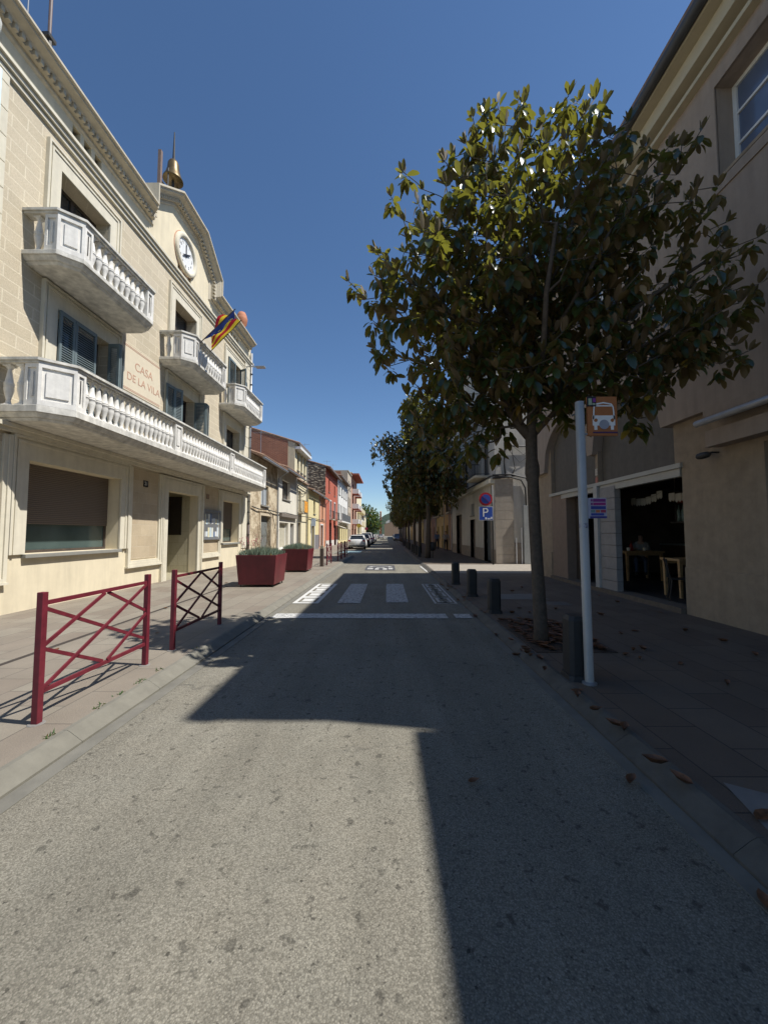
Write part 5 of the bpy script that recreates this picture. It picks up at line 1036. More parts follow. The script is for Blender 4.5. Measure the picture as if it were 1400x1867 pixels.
# ------------------------------------------------------------------ cars
def car(x, y, label, col, L=4.2, Wd=1.78, H=1.48, heading=1, group='cars parked on the left', estate=False):
    """rear faces camera when heading=1 (points +Y)"""
    t = thing('parked_car', label, 'car', (x, y+L/2, 0), group); s = heading
    paint = P('car_paint_%d_%d_%d' % tuple(int(c*99) for c in col), col, .28, .0, var=.02, spec=.6)
    def Yv(v): return y + (v if s > 0 else L-v)
    # lower body side profile stations (v along length from rear): (v, half width, z low, z shoulder)
    st = [(0, .80, .38, .92), (.06, .86, .28, .98), (.25, .885, .24, 1.0), (.8, .89, .22, .98), (1.6, .89, .2, .95), (2.6, .89, .2, .93), (3.3, .88, .22, .90), (3.8, .84, .25, .82), (4.08, .74, .28, .70), (4.2, .62, .34, .58)]
    k_ = L/4.2; wk = Wd/1.78; m = MB(); vs = []
    for v, hw, zl, zs in st:
        hw *= wk; sec = [(-hw*.86, zl), (-hw, zl+.16), (-hw*1.005, (zl+zs)/2), (-hw*.97, zs-.05), (-hw*.86, zs), (0, zs+.03), (hw*.86, zs), (hw*.97, zs-.05), (hw*1.005, (zl+zs)/2), (hw, zl+.16), (hw*.86, zl)]
        vs += [(x+a, Yv(v*k_), b) for a, b in sec]
    n = 11; m.add(vs, [(i*n+j, i*n+(j+1) % n, (i+1)*n+(j+1) % n, (i+1)*n+j) for i in range(len(st)-1) for j in range(n)] + [tuple(range(n-1, -1, -1)), tuple(range((len(st)-1)*n, len(st)*n))])
    m.build('body', paint, t, True)
    # cabin: glass volume plus roof and pillars
    cab = [(.12, .70, .99), (.32, .64, H-.10), (.62, .62, H-.02), (1.5, .62, H), (2.1, .61, H-.05), (3.0, .70, .93)]
    if estate: cab[0] = (.05, .72, 1.0)
    g = MB(); vs = []
    for v, hw, z in cab[1:-1]:
        vs += [(x-hw*wk-.0, Yv(v*k_), z-.04), (x+hw*wk, Yv(v*k_), z-.04)]
    base = [(x-.80*wk, Yv(.14*k_), .96), (x+.80*wk, Yv(.14*k_), .96), (x+.80*wk, Yv(3.05*k_), .90), (x-.80*wk, Yv(3.05*k_), .90)]
    top = [(x-.64*wk, Yv(.36*k_), H-.09), (x+.64*wk, Yv(.36*k_), H-.09), (x+.60*wk, Yv(2.15*k_), H-.06), (x-.60*wk, Yv(2.15*k_), H-.06)]
    g.add(base+top, [(0, 1, 5, 4), (1, 2, 6, 5), (2, 3, 7, 6), (3, 0, 4, 7), (4, 5, 6, 7)]); g.build('windows', GLASS, t)
    r_ = MB(); rt = [(x-.66*wk, Yv(.28*k_), H-.10), (x+.66*wk, Yv(.28*k_), H-.10), (x+.62*wk, Yv(2.2*k_), H-.07), (x-.62*wk, Yv(2.2*k_), H-.07)]
    r_.add(rt+[(p[0]*.97+x*.03, p[1], p[2]+.06) for p in rt]+[], [(3, 2, 1, 0), (4, 5, 6, 7), (0, 1, 5, 4), (1, 2, 6, 5), (2, 3, 7, 6), (3, 0, 4, 7)])
    for b_, tp in zip(base, top): r_.beam(b_, tp, .09, .07)
    for sx_ in (-1, 1): r_.beam((x+sx_*.80*wk, Yv(1.6*k_), .95), (x+sx_*.63*wk, Yv(1.55*k_), H-.06), .05, .08)
    r_.build('roof', paint, t, bevel=.02)
    for sx_ in (-1, 1):
        for v in (.78, 3.42):
            wl_ = MB(); wl_.lathe([(.2, -.10), (.31, -.10), (.325, -.07), (.325, .07), (.31, .10), (.2, .10)], (x+sx_*(.79*wk), Yv(v*k_), .325), 20, 'x'); wo = wl_.build('wheel', P('tyre_rubber', (.02, .02, .02), .8), t, True)
            rm = MB(); rm.lathe([(.19, -.11), (.19, .11)], (x+sx_*(.79*wk), Yv(v*k_), .325), 12, 'x'); rm.build('rim', GREYM, wo)
        tl = MB(); tl.box(x+sx_*.60*wk, x+sx_*.86*wk, Yv(-.01), Yv(.16), .80, .96); tl.build('tail_light', P('tail_red', (.30, .01, .02), .25), t, bevel=.02)
        hl = MB(); hl.box(x+sx_*.50*wk, x+sx_*.74*wk, Yv(L-.02), Yv(L-.22), .60, .74); hl.build('headlight', P('lamp_glass', (.5, .52, .55), .1), t, bevel=.02)
        mr = MB(); mr.box(x+sx_*.90*wk, x+sx_*1.06*wk, Yv(2.75*k_), Yv(2.65*k_), .95, 1.08); mr.build('wing_mirror', paint, t, bevel=.02)
    bp_ = MB(); bp_.box(x-.80*wk, x+.80*wk, Yv(-.03), Yv(.12), .30, .42); bp_.build('bumper', P('bumper_plastic', (.04, .04, .04), .6), t, bevel=.03)
    pt = MB(); pt.box(x-.26, x+.26, Yv(-.035), Yv(-.015), .50, .61) if s > 0 else pt.box(x-.26, x+.26, Yv(L+.03), Yv(L+.01), .42, .53); pt.build('number_plate', WHITEM, t)
    return t
WC, DC, SC, BC = (.70, .70, .69), (.03, .033, .04), (.33, .34, .36), (.06, .08, .13)
car(-3.12, 39.3, 'white hatchback parked rear on, nearest of the left row of cars', WC)
car(-3.05, 45.6, 'dark hatchback parked behind the nearest white car', DC, H=1.55)
car(-3.1, 51.2, 'silver car third in the left parked row', SC)
car(-3.05, 56.6, 'white van like car fourth in the left parked row', WC, H=1.75)
car(-3.0, 62.6, 'dark tall car fifth in the left parked row', DC, H=1.7)
car(-3.1, 69, 'white car sixth in the left parked row', WC)
car(-3.1, 76, 'grey car last in the left parked row', SC)
car(-1.9, 112, 'silver car driving far away in the middle of the street', SC, group='moving traffic')
car(2.35, 84, 'dark blue car nearest in the right parked row', BC, heading=-1, group='cars parked on the right', H=1.6)
car(2.4, 90, 'white car second in the right parked row', WC, heading=-1, group='cars parked on the right')
car(2.4, 96.5, 'silver car third in the right parked row', SC, heading=-1, group='cars parked on the right')
car(2.4, 103, 'white car fourth in the right parked row', WC, heading=-1, group='cars parked on the right')
car(2.4, 110, 'dark car fifth in the right parked row', DC, heading=-1, group='cars parked on the right')

# ------------------------------------------------------------------ people
SKIN = P('skin', (.45, .27, .19), .6, var=.03)
def person(label, loc, rz, joints, edges, shirt, trousers, hair, hairm, seated=False):
    """joints: name -> (x,y,z,r,region); one continuous skin-modifier body baked to mesh, regions by nearest bone"""
    names = list(joints); me = bpy.data.meshes.new('person'); me.from_pydata([joints[k][:3] for k in names], [(names.index(a), names.index(b)) for a, b in edges], [])
    o = bpy.data.objects.new('tmp_person', me); C.objects.link(o); md = o.modifiers.new('s', 'SKIN'); md.use_smooth_shade = True
    for i, k in enumerate(names): r_ = joints[k][3]; me.skin_vertices[0].data[i].radius = (r_, r_) if not isinstance(r_, tuple) else r_; me.skin_vertices[0].data[i].use_root = (i == 0)
    sb = o.modifiers.new('u', 'SUBSURF'); sb.levels = 2; sb.render_levels = 2; bpy.context.view_layer.update()
    dg = bpy.context.evaluated_depsgraph_get(); bm_ = bpy.data.meshes.new_from_object(o.evaluated_get(dg)); bpy.data.objects.remove(o)
    bm_.materials.clear(); shoe = P('dark_shoe', (.03, .03, .03), .6)
    for mm in (SKIN, shirt, trousers, shoe): bm_.materials.append(mm)
    reg = {'skin': 0, 'shirt': 1, 'trousers': 2, 'shoe': 3}
    es = [(Vector(joints[a][:3]), Vector(joints[b][:3]), a, b) for a, b in edges]
    for p in bm_.polygons:
        c = p.center; best = None
        for a, b, na, nb in es:
            ab = b-a; t_ = max(0, min(1, (c-a).dot(ab)/max(ab.length_squared, 1e-9))); d = (c-(a+ab*t_)).length / (.5*((joints[na][3] if not isinstance(joints[na][3], tuple) else joints[na][3][0])+(joints[nb][3] if not isinstance(joints[nb][3], tuple) else joints[nb][3][0]))+.01)
            if best is None or d < best[0]: best = (d, joints[nb][4] if t_ > .5 else joints[na][4])
        p.material_index = reg[best[1]]; p.use_smooth = True
    b_ = bpy.data.objects.new('person', bm_); C.objects.link(b_); tag(b_, label, 'person')
    hx = MB(); hp = Vector(joints['head'][:3]); hr = joints['head'][3] if not isinstance(joints['head'][3], tuple) else joints['head'][3][0]
    n1, n2 = 14, 8; vs = []
    for j in range(n2+1):
        ph = j/n2*R(115)
        for i in range(n1): a = 2*math.pi*i/n1; k = 1.12 if (math.sin(a) > -.2 or ph < R(60)) else .8; vs.append((hp.x+hr*k*math.sin(ph)*math.cos(a), hp.y+.01+hr*1.08*k*math.sin(ph)*math.sin(a), hp.z+.02+hr*1.22*math.cos(ph)))
    hx.add(vs, [(j*n1+i, j*n1+(i+1) % n1, (j+1)*n1+(i+1) % n1, (j+1)*n1+i) for j in range(n2) for i in range(n1)])
    ho = hx.build('hair', hairm, None, True); ho.parent = b_
    fx = MB()
    for s_ in (-1, 1): fx.lathe([(.002, -.006), (.011, 0), (.002, .006)], (hp.x+s_*.032, hp.y-hr*.93, hp.z+.005), 8, 'y')
    eo = fx.build('eyes', INK, None); eo.parent = b_
    fx = MB(); fx.add([(hp.x-.014, hp.y-hr*.92, hp.z-.03), (hp.x+.014, hp.y-hr*.92, hp.z-.03), (hp.x, hp.y-hr*1.15, hp.z-.028), (hp.x, hp.y-hr*.95, hp.z+.01)], [(0, 1, 2), (0, 2, 3), (2, 1, 3)]); no = fx.build('nose', SKIN, None, True); no.parent = b_
    b_.location = loc; b_.rotation_euler = (0, 0, rz); return b_
def standing(step=.12, arm=.1, hold=False):
    J = dict(pel=(0, 0, .93, (.14, .11), 'trousers'), waist=(0, .0, 1.08, (.135, .10), 'shirt'), chest=(0, 0, 1.30, (.165, .115), 'shirt'), neck=(0, 0, 1.46, .055, 'skin'), head=(0, -.015, 1.60, (.078, .095), 'skin'), crown=(0, -.01, 1.67, .06, 'skin'))
    E_ = [('pel', 'waist'), ('waist', 'chest'), ('chest', 'neck'), ('neck', 'head'), ('head', 'crown')]
    for s_, n in ((-1, 'l'), (1, 'r')):
        st_ = step*s_; J.update({n+'hip': (s_*.095, 0, .88, .09, 'trousers'), n+'kn': (s_*.10, -.03+st_*.4, .49, .062, 'trousers'), n+'an': (s_*.10, .03+st_, .09, .045, 'trousers'), n+'toe': (s_*.11, -.14+st_, .04, .038, 'shoe'),
                  n+'sh': (s_*.18, 0, 1.39, .062, 'shirt'), n+'el': (s_*.25, .03, 1.12, .045, 'shirt'), n+'wr': (s_*.24, -.06-(.12 if hold else 0)+st_*arm, .90+(.2 if hold else 0), .03, 'skin'), n+'ha': (s_*.23, -.09-(.18 if hold else 0)+st_*arm, .82+(.24 if hold else 0), .032, 'skin')})
        E_ += [('pel', n+'hip'), (n+'hip', n+'kn'), (n+'kn', n+'an'), (n+'an', n+'toe'), ('chest', n+'sh'), (n+'sh', n+'el'), (n+'el', n+'wr'), (n+'wr', n+'ha')]
        for q, (dx, dz) in enumerate(((-.022, -.085), (-.007, -.10), (.008, -.095), (.022, -.08))):
            hx_, hy_, hz_ = J[n+'ha'][:3]; J[n+'f%d' % q] = (hx_+dx, hy_-.01, hz_+dz, .008, 'skin'); E_.append((n+'ha', n+'f%d' % q))
        hx_, hy_, hz_ = J[n+'ha'][:3]; J[n+'th'] = (hx_-s_*.035, hy_-.03, hz_-.03, .009, 'skin'); E_.append((n+'ha', n+'th'))
    return J, E_
J, E_ = standing(.16); person('person in a blue shirt and dark trousers walking away on the right pavement', (4.72, 36.6, .1), R(180), J, E_, P('blue_shirt', (.10, .16, .30), .8), P('dark_trousers', (.03, .03, .04), .8), 1, P('brown_hair', (.10, .05, .03), .8))
J, E_ = standing(.10, hold=True); person('person in a pale striped top and black trousers walking by the corner house', (5.08, 33.6, .1), R(0), J, E_, P('pale_striped_top', (.30, .27, .25), .8, var=.5, scale=14), P('black_trousers', (.015, .015, .018), .8), 1, P('black_hair', (.02, .015, .012), .7))
# seated at the cafe table, facing +Y (table), side seen from the street
J = dict(pel=(0, .05, .50, (.15, .12), 'trousers'), waist=(0, .03, .66, (.13, .10), 'shirt'), chest=(0, -.05, .90, (.15, .11), 'shirt'), neck=(0, -.10, 1.06, .05, 'skin'), head=(0, -.14, 1.19, (.075, .092), 'skin'), crown=(0, -.13, 1.26, .06, 'skin'))
E_ = [('pel', 'waist'), ('waist', 'chest'), ('chest', 'neck'), ('neck', 'head'), ('head', 'crown')]
for s_, n in ((-1, 'l'), (1, 'r')):
    J.update({n+'hip': (s_*.10, 0, .50, .09, 'trousers'), n+'kn': (s_*.12, -.42, .50, .065, 'trousers'), n+'an': (s_*.12, -.36, .09, .045, 'trousers'), n+'toe': (s_*.12, -.52, .04, .038, 'shoe'), n+'sh': (s_*.17, -.05, .98, .058, 'shirt'), n+'el': (s_*.24, -.20, .78, .042, 'shirt'), n+'wr': (s_*.12, -.40, .83, .028, 'skin'), n+'ha': (s_*.09, -.47, .84, .030, 'skin')})
    E_ += [('pel', n+'hip'), (n+'hip', n+'kn'), (n+'kn', n+'an'), (n+'an', n+'toe'), ('chest', n+'sh'), (n+'sh', n+'el'), (n+'el', n+'wr'), (n+'wr', n+'ha')]
    for q, dx in enumerate((-.024, -.008, .008, .024)): J[n+'f%d' % q] = (s_*.09+dx, -.56, .83, .008, 'skin'); E_.append((n+'ha', n+'f%d' % q))
    J[n+'th'] = (s_*.05, -.49, .86, .009, 'skin'); E_.append((n+'ha', n+'th'))
person('person in blue jeans with dark hair seated at the cafe table', (8.2, 12.55, .3), R(-35), J, E_, P('grey_top', (.30, .29, .28), .8, var=.3, scale=20), P('blue_jeans', (.06, .09, .16), .85), 1, P('dark_hair', (.02, .015, .01), .7))

# ------------------------------------------------------------------ trees
def leaf_mesh(name, whorls, mat, rs, Lr=(.13, .20), nl=(7, 11)):
    """whorls: (pos, dir, size). Each shoot: an erect tuft at the tip over one or two collars of drooping, folded, curled leaves"""
    V = []; F = []; base = 0
    for pos, d, sc_ in whorls:
        d = Vector(d).normalized(); a = d.orthogonal().normalized(); b = d.cross(a); n = rs.randint(*nl); ph = rs.random()*6.28; L0 = sum(Lr)/2*sc_
        ntop = max(3, int(n*.34))
        for i in range(n):
            ang = ph + i*2.4; rad = a*math.cos(ang)+b*math.sin(ang); top = i < ntop
            if top: ax = d*rs.uniform(.75, 1.1) + rad*rs.uniform(.2, .65); off = 0; curl = rs.uniform(-.10, .10)
            else:
                tier = (i-ntop)/max(1, n-ntop); dz = rs.uniform(.15, 1.15)
                ax = rad*rs.uniform(.55, .9) + Vector((0, 0, -dz)) + d*.1; off = -.05-tier*L0*.9; curl = rs.uniform(.08, .38)
            ax.normalize(); L = rs.uniform(*Lr)*sc_*(.82 if top else 1); Wd = L*rs.uniform(.36, .48)
            ref = (-rad if top else rad+Vector((0, 0, .8)))         # glossy side: inward on the tuft, outward-up on the collar
            nrm = ref - ax*ref.dot(ax)
            if nrm.length < 1e-3: nrm = ax.orthogonal()
            nrm.normalize(); sd_ = ax.cross(nrm); p0 = pos + d*off + rad*.012; fold = rs.uniform(.05, .22)
            roll = rs.uniform(-.5, .5); sd_, nrm = sd_*math.cos(roll)+nrm*math.sin(roll), nrm*math.cos(roll)-sd_*math.sin(roll)
            def pt(u, v): return p0 + ax*(L*u*(1-abs(curl)*.25*u)) + sd_*(Wd*.5*v) + nrm*(abs(v)*Wd*fold - curl*L*u*u + .02*L*math.sin(u*9+v*2))
            vs = [pt(.04, 0), pt(.36, 0), pt(.70, 0), pt(1, 0), pt(.22, -.62), pt(.52, -1), pt(.84, -.66), pt(.22, .62), pt(.52, 1), pt(.84, .66)]
            V += [tuple(v) for v in vs]
            F += [tuple(base+k for k in f) for f in ((0, 1, 4), (1, 5, 4), (1, 2, 5), (2, 6, 5), (2, 3, 6), (0, 7, 1), (1, 7, 8), (1, 8, 2), (2, 8, 9), (2, 9, 3))]
            base += 10
    me = bpy.data.meshes.new(name); me.from_pydata(V, [], F); me.materials.append(mat); me.polygons.foreach_set('use_smooth', [True]*len(F)); me.update(); return me
def skeleton_mesh(nodes, parents, rad, mat, name):
    m = MB(); ch = {}
    for i, p in enumerate(parents): ch.setdefault(p, []).append(i)
    def rec(i):
        pass
    done = set()
    order = [i for i in range(len(nodes))]
    for i in order:
        if i in done or parents[i] < 0: continue
        chain = [parents[i], i]; done.add(i); j = i
        while ch.get(j):
            nx = max([c for c in ch[j] if c not in done] or [-1], key=lambda c: rad[c] if c >= 0 else -1)
            if nx < 0: break
            chain.append(nx); done.add(nx); j = nx
        r0 = [min(rad[k], rad[chain[1]]*1.05) for k in chain]
        m.tube([nodes[k] for k in chain], r0, 6 if r0[0] < .03 else 10, cap=True)
    return m
def magnolia(name, label, pos, lobes, trunk, limbs, nwh, seed, Lr, nl, group, mat=LEAF, twig=.008):
    rs = random.Random(seed); t = thing(name, label, 'tree', pos, group); P0 = Vector(pos)
    nodes = [P0+Vector(p[:3]) for p in trunk]; parents = [-1]+list(range(len(trunk)-1)); rad = [p[3] for p in trunk]
    for lb_ in limbs:                                             # limbs: (parent trunk node, [points..], r)
        pi, pts, r0 = lb_; prev = pi
        for k, q in enumerate(pts):
            nodes.append(P0+Vector(q)); parents.append(prev); rad.append(max(.012, r0*(1-.75*k/len(pts)))); prev = len(nodes)-1
    tm = MB(); nt_ = len(trunk); tm.tube(nodes[:nt_], rad[:nt_], 14); ntr = nt_
    # tips
    vol = [l[3]*l[4]*l[5]*l[6] for l in lobes]; tips = []
    while len(tips) < nwh:
        l = rs.choices(lobes, vol)[0]; u = Vector((rs.gauss(0, 1), rs.gauss(0, 1), rs.gauss(0, 1))).normalized(); r_ = rs.random()**.45
        p = P0+Vector((l[0]+u.x*l[3]*r_, l[1]+u.y*l[4]*r_, l[2]+u.z*l[5]*r_))
        if p.x > 5.35 and pos[1] < 15: continue
        if rs.random() < .07: p = p + Vector((u.x*.25, u.y*.2, abs(u.z)*.35+.1))
        if p.x > 5.35 and pos[1] < 15: continue
        if (p.z-1.6)/p.y > 1.22 and pos[1] < 15: continue
        if all((p-q).length > .17*(Lr[1]/.2) for q in tips[-400:]): tips.append(p)
    hub = P0+Vector((0, 0, trunk[-1][2]*.75)); tips.sort(key=lambda p: (p-hub).length)
    whorls = []
    N = [n_.copy() for n_ in nodes]; arr = np.array([tuple(n_) for n_ in N])
    for p in tips:
        d2 = ((arr-np.array(tuple(p)))**2).sum(1)+np.maximum(0, arr[:, 2]-p.z+.05)**2*4
        d2[0:max(1, nt_-4)] += 100
        i = int(d2.argmin()); q = Vector(arr[i]); L = (p-q).length
        if L > .35:
            md = q.lerp(p, .5)+Vector((rs.uniform(-.06, .06), rs.uniform(-.06, .06), -.05*L)); nodes.append(md); parents.append(i); rad.append(max(twig, min(rad[i]*.8, .012+.012*L))); arr = np.vstack([arr, tuple(md)]); i = len(nodes)-1
        nodes.append(p); parents.append(i); rad.append(twig*.7); arr = np.vstack([arr, tuple(p)])
        out = (p-hub); out.z = 0; dr = Vector((0, 0, 1))+out*.22+Vector((rs.uniform(-.35, .35), rs.uniform(-.35, .35), 0))
        whorls.append((p, dr, rs.uniform(.8, 1.15)))
    tm.build('trunk', BARK, t, True)
    sk = skeleton_mesh(nodes, parents, rad, BARK, 'limbs'); sk.build('limbs', BARK, t, True)
    me = leaf_mesh('crown', [(p-P0, d, s_) for p, d, s_ in whorls], mat, rs, Lr, nl); o = bpy.data.objects.new('crown', me); C.objects.link(o); o.parent = t
    return t
TX, TY = 2.12, 5.4
lobes = [  # x,y,z,rx,ry,rz,density (relative to trunk base at z=.1)
    (.0, .1, 5.1, 1.7, 1.6, 1.75, 1.05), (-1.75, -.1, 4.8, .95, .95, 1.0, .75), (-1.4, .1, 5.9, .9, .85, .9, .75), (-.8, .1, 6.6, .6, .7, .8, .7), (-1.2, .2, 3.5, .8, .8, .7, 1.0), (1.0, -.4, 3.5, .9, .7, .55, .9), (1.7, -.5, 3.9, .7, .7, .55, .9), (-.25, .1, 7.0, .9, .8, 1.0, .6), (.75, .1, 6.9, .95, .85, 1.1, .6),
    (1.4, .0, 5.7, 1.1, 1.0, 1.0, .55), (2.3, -.2, 5.1, 1.0, .9, .8, .30), (1.7, .1, 6.7, .7, .7, .8, .35), (1.35, -.4, 4.1, 1.0, .9, .7, .9), (-.9, -.2, 3.9, .95, .95, .85, 1.0), (-.9, .6, 3.2, .7, .8, .6, .8), (.2, -.3, 3.6, 1.2, .9, .65, 1.0), (-1.4, .3, 4.0, .5, .6, .6, .6)]
trunk = [(0, 0, -.05, 0.111), (-.005, 0, .25, 0.092), (-.03, 0, .9, 0.083), (-.055, 0, 1.6, 0.080), (-.07, 0, 2.25, 0.078), (-.075, 0, 2.35, 0.100), (-.075, 0, 2.45, 0.096), (-.08, 0, 2.55, 0.078), (-.08, 0, 2.85, 0.081), (-.06, 0, 3.2, 0.070), (-.05, .05, 3.9, 0.059), (0, .08, 4.7, 0.046), (.05, .1, 5.5, 0.033), (-.05, .1, 6.4, 0.021), (-.15, .1, 7.3, 0.010)]
limbs = [(8, [(-.22, .05, 3.05), (-.36, .1, 3.35), (-.6, .1, 3.8), (-1.0, .0, 4.4), (-1.5, -.1, 5.0)], .07), (8, [(-.3, .3, 3.3), (-.7, .6, 3.5), (-1.1, .7, 3.8)], .035), (9, [(.2, -.1, 3.5), (.7, -.3, 4.0), (1.3, -.4, 4.6), (2.2, -.3, 5.2)], .05), (9, [(.15, .2, 3.7), (.5, .6, 4.5), (.9, .9, 5.6)], .05),
         (10, [(-.4, -.2, 4.5), (-.8, -.1, 5.3), (-1.1, .1, 6.3)], .04), (10, [(.3, .1, 4.6), (.9, .1, 5.4), (1.4, .1, 6.4)], .045), (11, [(.3, -.3, 5.3), (.6, -.2, 6.3), (.8, 0, 7.2)], .03), (9, [(-.1, -.5, 3.7), (-.2, -.9, 4.4), (-.1, -1.0, 5.2)], .04), (10, [(.3, -.5, 4.5), (.6, -.9, 5.2)], .03), (11, [(-.3, .3, 5.4), (-.4, .4, 6.6)], .03), (8, [(.3, -.1, 3.3), (.8, -.5, 3.7), (1.5, -.7, 4.1)], .035)]
magnolia('magnolia_tree', 'large glossy magnolia tree rising beside the bus stop', (TX, TY, .1), lobes, trunk, limbs, 830, 5, (.15, .235), (12, 18), None)
lob2 = [(-.3, 0, 8.4, 1.4, 1.2, 1.3, 1.3), (-2.5, .2, 6.3, .9, 1, .9, .7), (0, 0, 5.6, 2.2, 2.2, 2.2, 1), (0, 0, 7.3, 1.7, 1.5, 1.7, 1.1), (-1.2, 0, 4.4, 1.4, 1.5, 1.3, .9), (1.1, 0, 4.3, 1.3, 1.4, 1.2, .9), (-2.0, .3, 6.4, .9, 1, .9, .7), (0, -1, 3.9, 1.3, 1, .9, .8)]
trunk2 = [(0, 0, -.05, .17), (0, 0, .6, .14), (.05, 0, 2.2, .12), (0, 0, 3.2, .11), (0, 0, 4.6, .09), (0, 0, 6.2, .05), (0, 0, 8.2, .02)]
limbs2 = [(3, [(-.6, .1, 3.9), (-1.3, .2, 4.7), (-1.9, .3, 6.0)], .06), (3, [(.5, -.2, 3.8), (1.2, 0, 4.6)], .06), (4, [(.6, .5, 5.5), (1, .8, 6.5)], .04), (4, [(-.5, -.6, 5.4), (-.8, -1, 6.5)], .04)]
tproto = magnolia('street_tree', 'magnolia street tree just beyond the side street, first of the far row', (2.5, 23.8, .1), lob2, trunk2, limbs2, 1150, 11, (.20, .32), (9, 13), 'magnolias in the far row on the right', twig=.012)
tproto.scale = (1.08, 1.05, 1.08)
names_ = ['second magnolia of the far right row', 'third magnolia of the far right row', 'fourth magnolia of the far right row', 'fifth magnolia of the far right row', 'sixth magnolia of the far right row', 'seventh magnolia of the far right row', 'last magnolia of the far right row']
for k, (y, s_, rz) in enumerate(((29.6, .92, 80), (35.2, .95, 200), (44.6, .93, 140), (52.6, .88, 300), (60, .9, 30), (67, .88, 250), (75, .9, 100))):
    t = copy_tree(tproto); t.location = (2.5, y, .1); t.scale = (s_*.98, s_*1.0, s_*1.02); t.rotation_euler = (0, 0, R(rz)); t['label'] = names_[k]
magnolia('broadleaf_tree', 'bright green rounded tree at the far left end of the street', (-9.0, 140, 0), [(0, 0, 7, 6, 6, 5, 1), (3, 0, 5, 4, 4, 3, 1), (-3, 0, 9, 4, 4, 3.5, 1)], [(0, 0, 0, .4), (0, 0, 3, .35), (0, 0, 7, .2), (0, 0, 10, .1)], [(1, [(2, 0, 5), (3, 0, 7)], .2), (2, [(-2, 0, 8), (-3, 0, 10)], .15)], 500, 21, (.9, 1.3), (6, 8), None, LEAFB, twig=.05)

# tree pit and fallen leaves
tp = MB(); tp.box(1.88, 2.9, 4.95, 6.75, .09, .112); struct(tp.build('tree_pit_soil', SOIL))
def dleaf(m, x, y, z, L, rz, rs, curl=.3):
    ax = Vector((math.cos(rz), math.sin(rz), 0)); sd_ = Vector((-math.sin(rz), math.cos(rz), 0)); W_ = L*.42; up = Vector((0, 0, 1)); p0 = Vector((x, y, z)); h = rs.uniform(.1, curl)*L
    def pt(u, v): return p0+ax*(L*(u-.5))+sd_*(W_*.5*v)+up*(h*(abs(v)*.7+(2*u-1)**2*.6)+.004)
    vs = [pt(0, 0), pt(.3, 0), pt(.65, 0), pt(1, 0), pt(.22, -.75), pt(.5, -1), pt(.8, -.6), pt(.22, .75), pt(.5, 1), pt(.8, .6)]
    m.add(vs, ((0, 4, 1), (1, 4, 5), (1, 5, 2), (2, 5, 6), (2, 6, 3), (0, 1, 7), (1, 8, 7), (1, 2, 8), (2, 9, 8), (2, 3, 9)))
rs = random.Random(9); m = MB()
for k in range(260): dleaf(m, rs.uniform(1.93, 2.85), rs.uniform(5.0, 6.7), .114+rs.random()*.03, rs.uniform(.09, .16), rs.random()*6.3, rs)
o = m.build('leaf_litter', DRYL, smooth=True); o['kind'] = 'stuff'; tag(o, 'brown fallen leaves heaped in the tree pit', 'leaf litter')
spots = [(1.98, 2.13, .16, .5), (1.77, 2.42, .15, 1.8), (1.74, 2.6, .15, 2.6), (1.80, 3.02, .15, .9), (1.77, 3.10, .14, 2.2), (1.76, 3.35, .13, .2), (1.74, 3.62, .14, 1.1), (1.80, 3.75, .14, .1), (1.72, 4.3, .13, 1.0), (1.75, 4.9, .13, .4), (1.73, 5.5, .13, 2.0)]
for k in range(34): spots.append((rs.uniform(1.66, 1.85), rs.uniform(4.6, 13.5), rs.uniform(.10, .14), rs.random()*6))
for k in range(34): spots.append((rs.uniform(2.3, 5.2), rs.uniform(2.4, 11), rs.uniform(.10, .16), rs.random()*6))
for k in range(7): spots.append((rs.uniform(-5.6, -2.7), rs.uniform(3.2, 12), rs.uniform(.10, .14), rs.random()*6))
spots += [(1.55, 2.55, .13, .7), (1.62, 1.75, .13, 1.2), (.55, 2.55, .09, .4)]
ORD = ['nearest', 'second', 'third', 'fourth', 'fifth', 'sixth', 'seventh', 'eighth', 'ninth', 'tenth', 'eleventh', 'twelfth']
spots.sort(key=lambda q: q[1]); cnt = {'l': 0, 'k': 0, 'p': 0, 'r': 0}
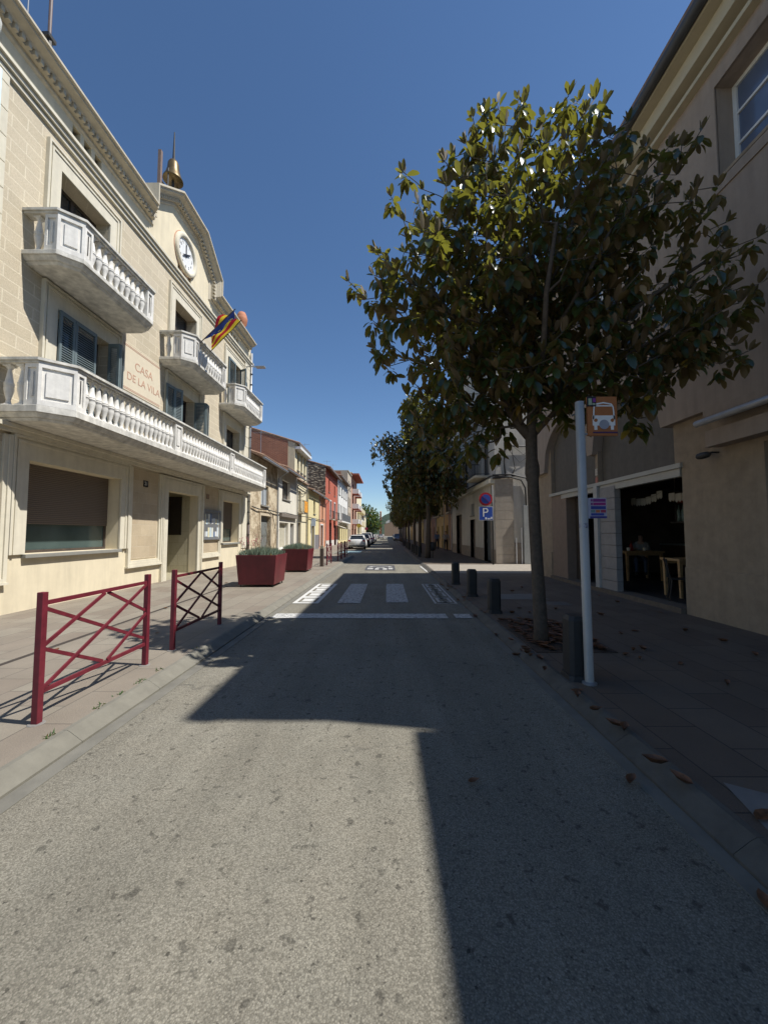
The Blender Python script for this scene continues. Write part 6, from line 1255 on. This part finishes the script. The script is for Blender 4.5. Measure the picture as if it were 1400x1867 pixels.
for k, (x, y, L, a) in enumerate(spots):
    z = .104 if (x > 1.70 or x < -2.4) else .012
    m = MB(); dleaf(m, 0, 0, 0, L, a, rs, .5); o = m.build('fallen_leaf', DRYL, smooth=True); o.location = (x, y, z)
    key = 'l' if x < 0 else 'r' if x < 1.64 else 'k' if x < 1.9 else 'p'; n_ = cnt[key]; cnt[key] += 1
    if key == 'l': tag(o, ORD[n_]+' brown leaf on the sunny left pavement, counting away from the camera', 'leaf', 'fallen leaves on the left pavement')
    elif key == 'r': tag(o, ORD[n_]+' brown leaf lying on the shaded asphalt itself, counting away from the camera', 'leaf', 'fallen leaves on the road')
    elif key == 'k': tag(o, (ORD[n_]+' curled brown leaf along the right kerb, counting away from the camera') if n_ < 12 else 'small curled brown leaf far along the right kerb, level with or beyond the tree pit', 'leaf', 'fallen leaves along the right kerb')
    else: tag(o, (ORD[n_]+' curled brown leaf on the shaded right pavement, counting away from the camera') if n_ < 12 else 'small curled brown leaf on the shaded right pavement, level with or beyond the tree pit', 'leaf', 'fallen leaves on the right pavement')
print('kerb 12th y', sorted(q[1] for q in spots if 1.64 <= q[0] < 1.9)[11:13], 'pav', sorted(q[1] for q in spots if q[0] >= 1.9)[11:13])
# weeds in the joint by the barriers
m = MB()
for k in range(60):
    x = -2.50+rs.uniform(-.03, .03); y = rs.choice([3.4, 3.65, 3.95, 4.3, 2.9, 5.1])+rs.uniform(-.06, .06); d = Vector((rs.uniform(-1, 1), rs.uniform(-1, 1), .6)).normalized()*rs.uniform(.02, .04); sd_ = Vector((.006, .004, 0)); p = Vector((x, y, .103)); m.add([p-sd_, p+sd_, p+d], [(0, 1, 2)])
o = m.build('joint_weeds', LEAFB); o['kind'] = 'stuff'; tag(o, 'tiny green weeds growing in the kerb joint by the red barriers', 'weeds')
# pigeon grey manhole
m = MB(); m.box(3.4, 3.9, 8.2, 8.6, .1, .104)
tag(m.build('manhole_cover', P('iron_cover', (.10, .10, .10), .6, var=.3, scale=40)), 'small grey service cover in the right pavement before the cafe', 'manhole cover')
print('objects', len(bpy.data.objects))
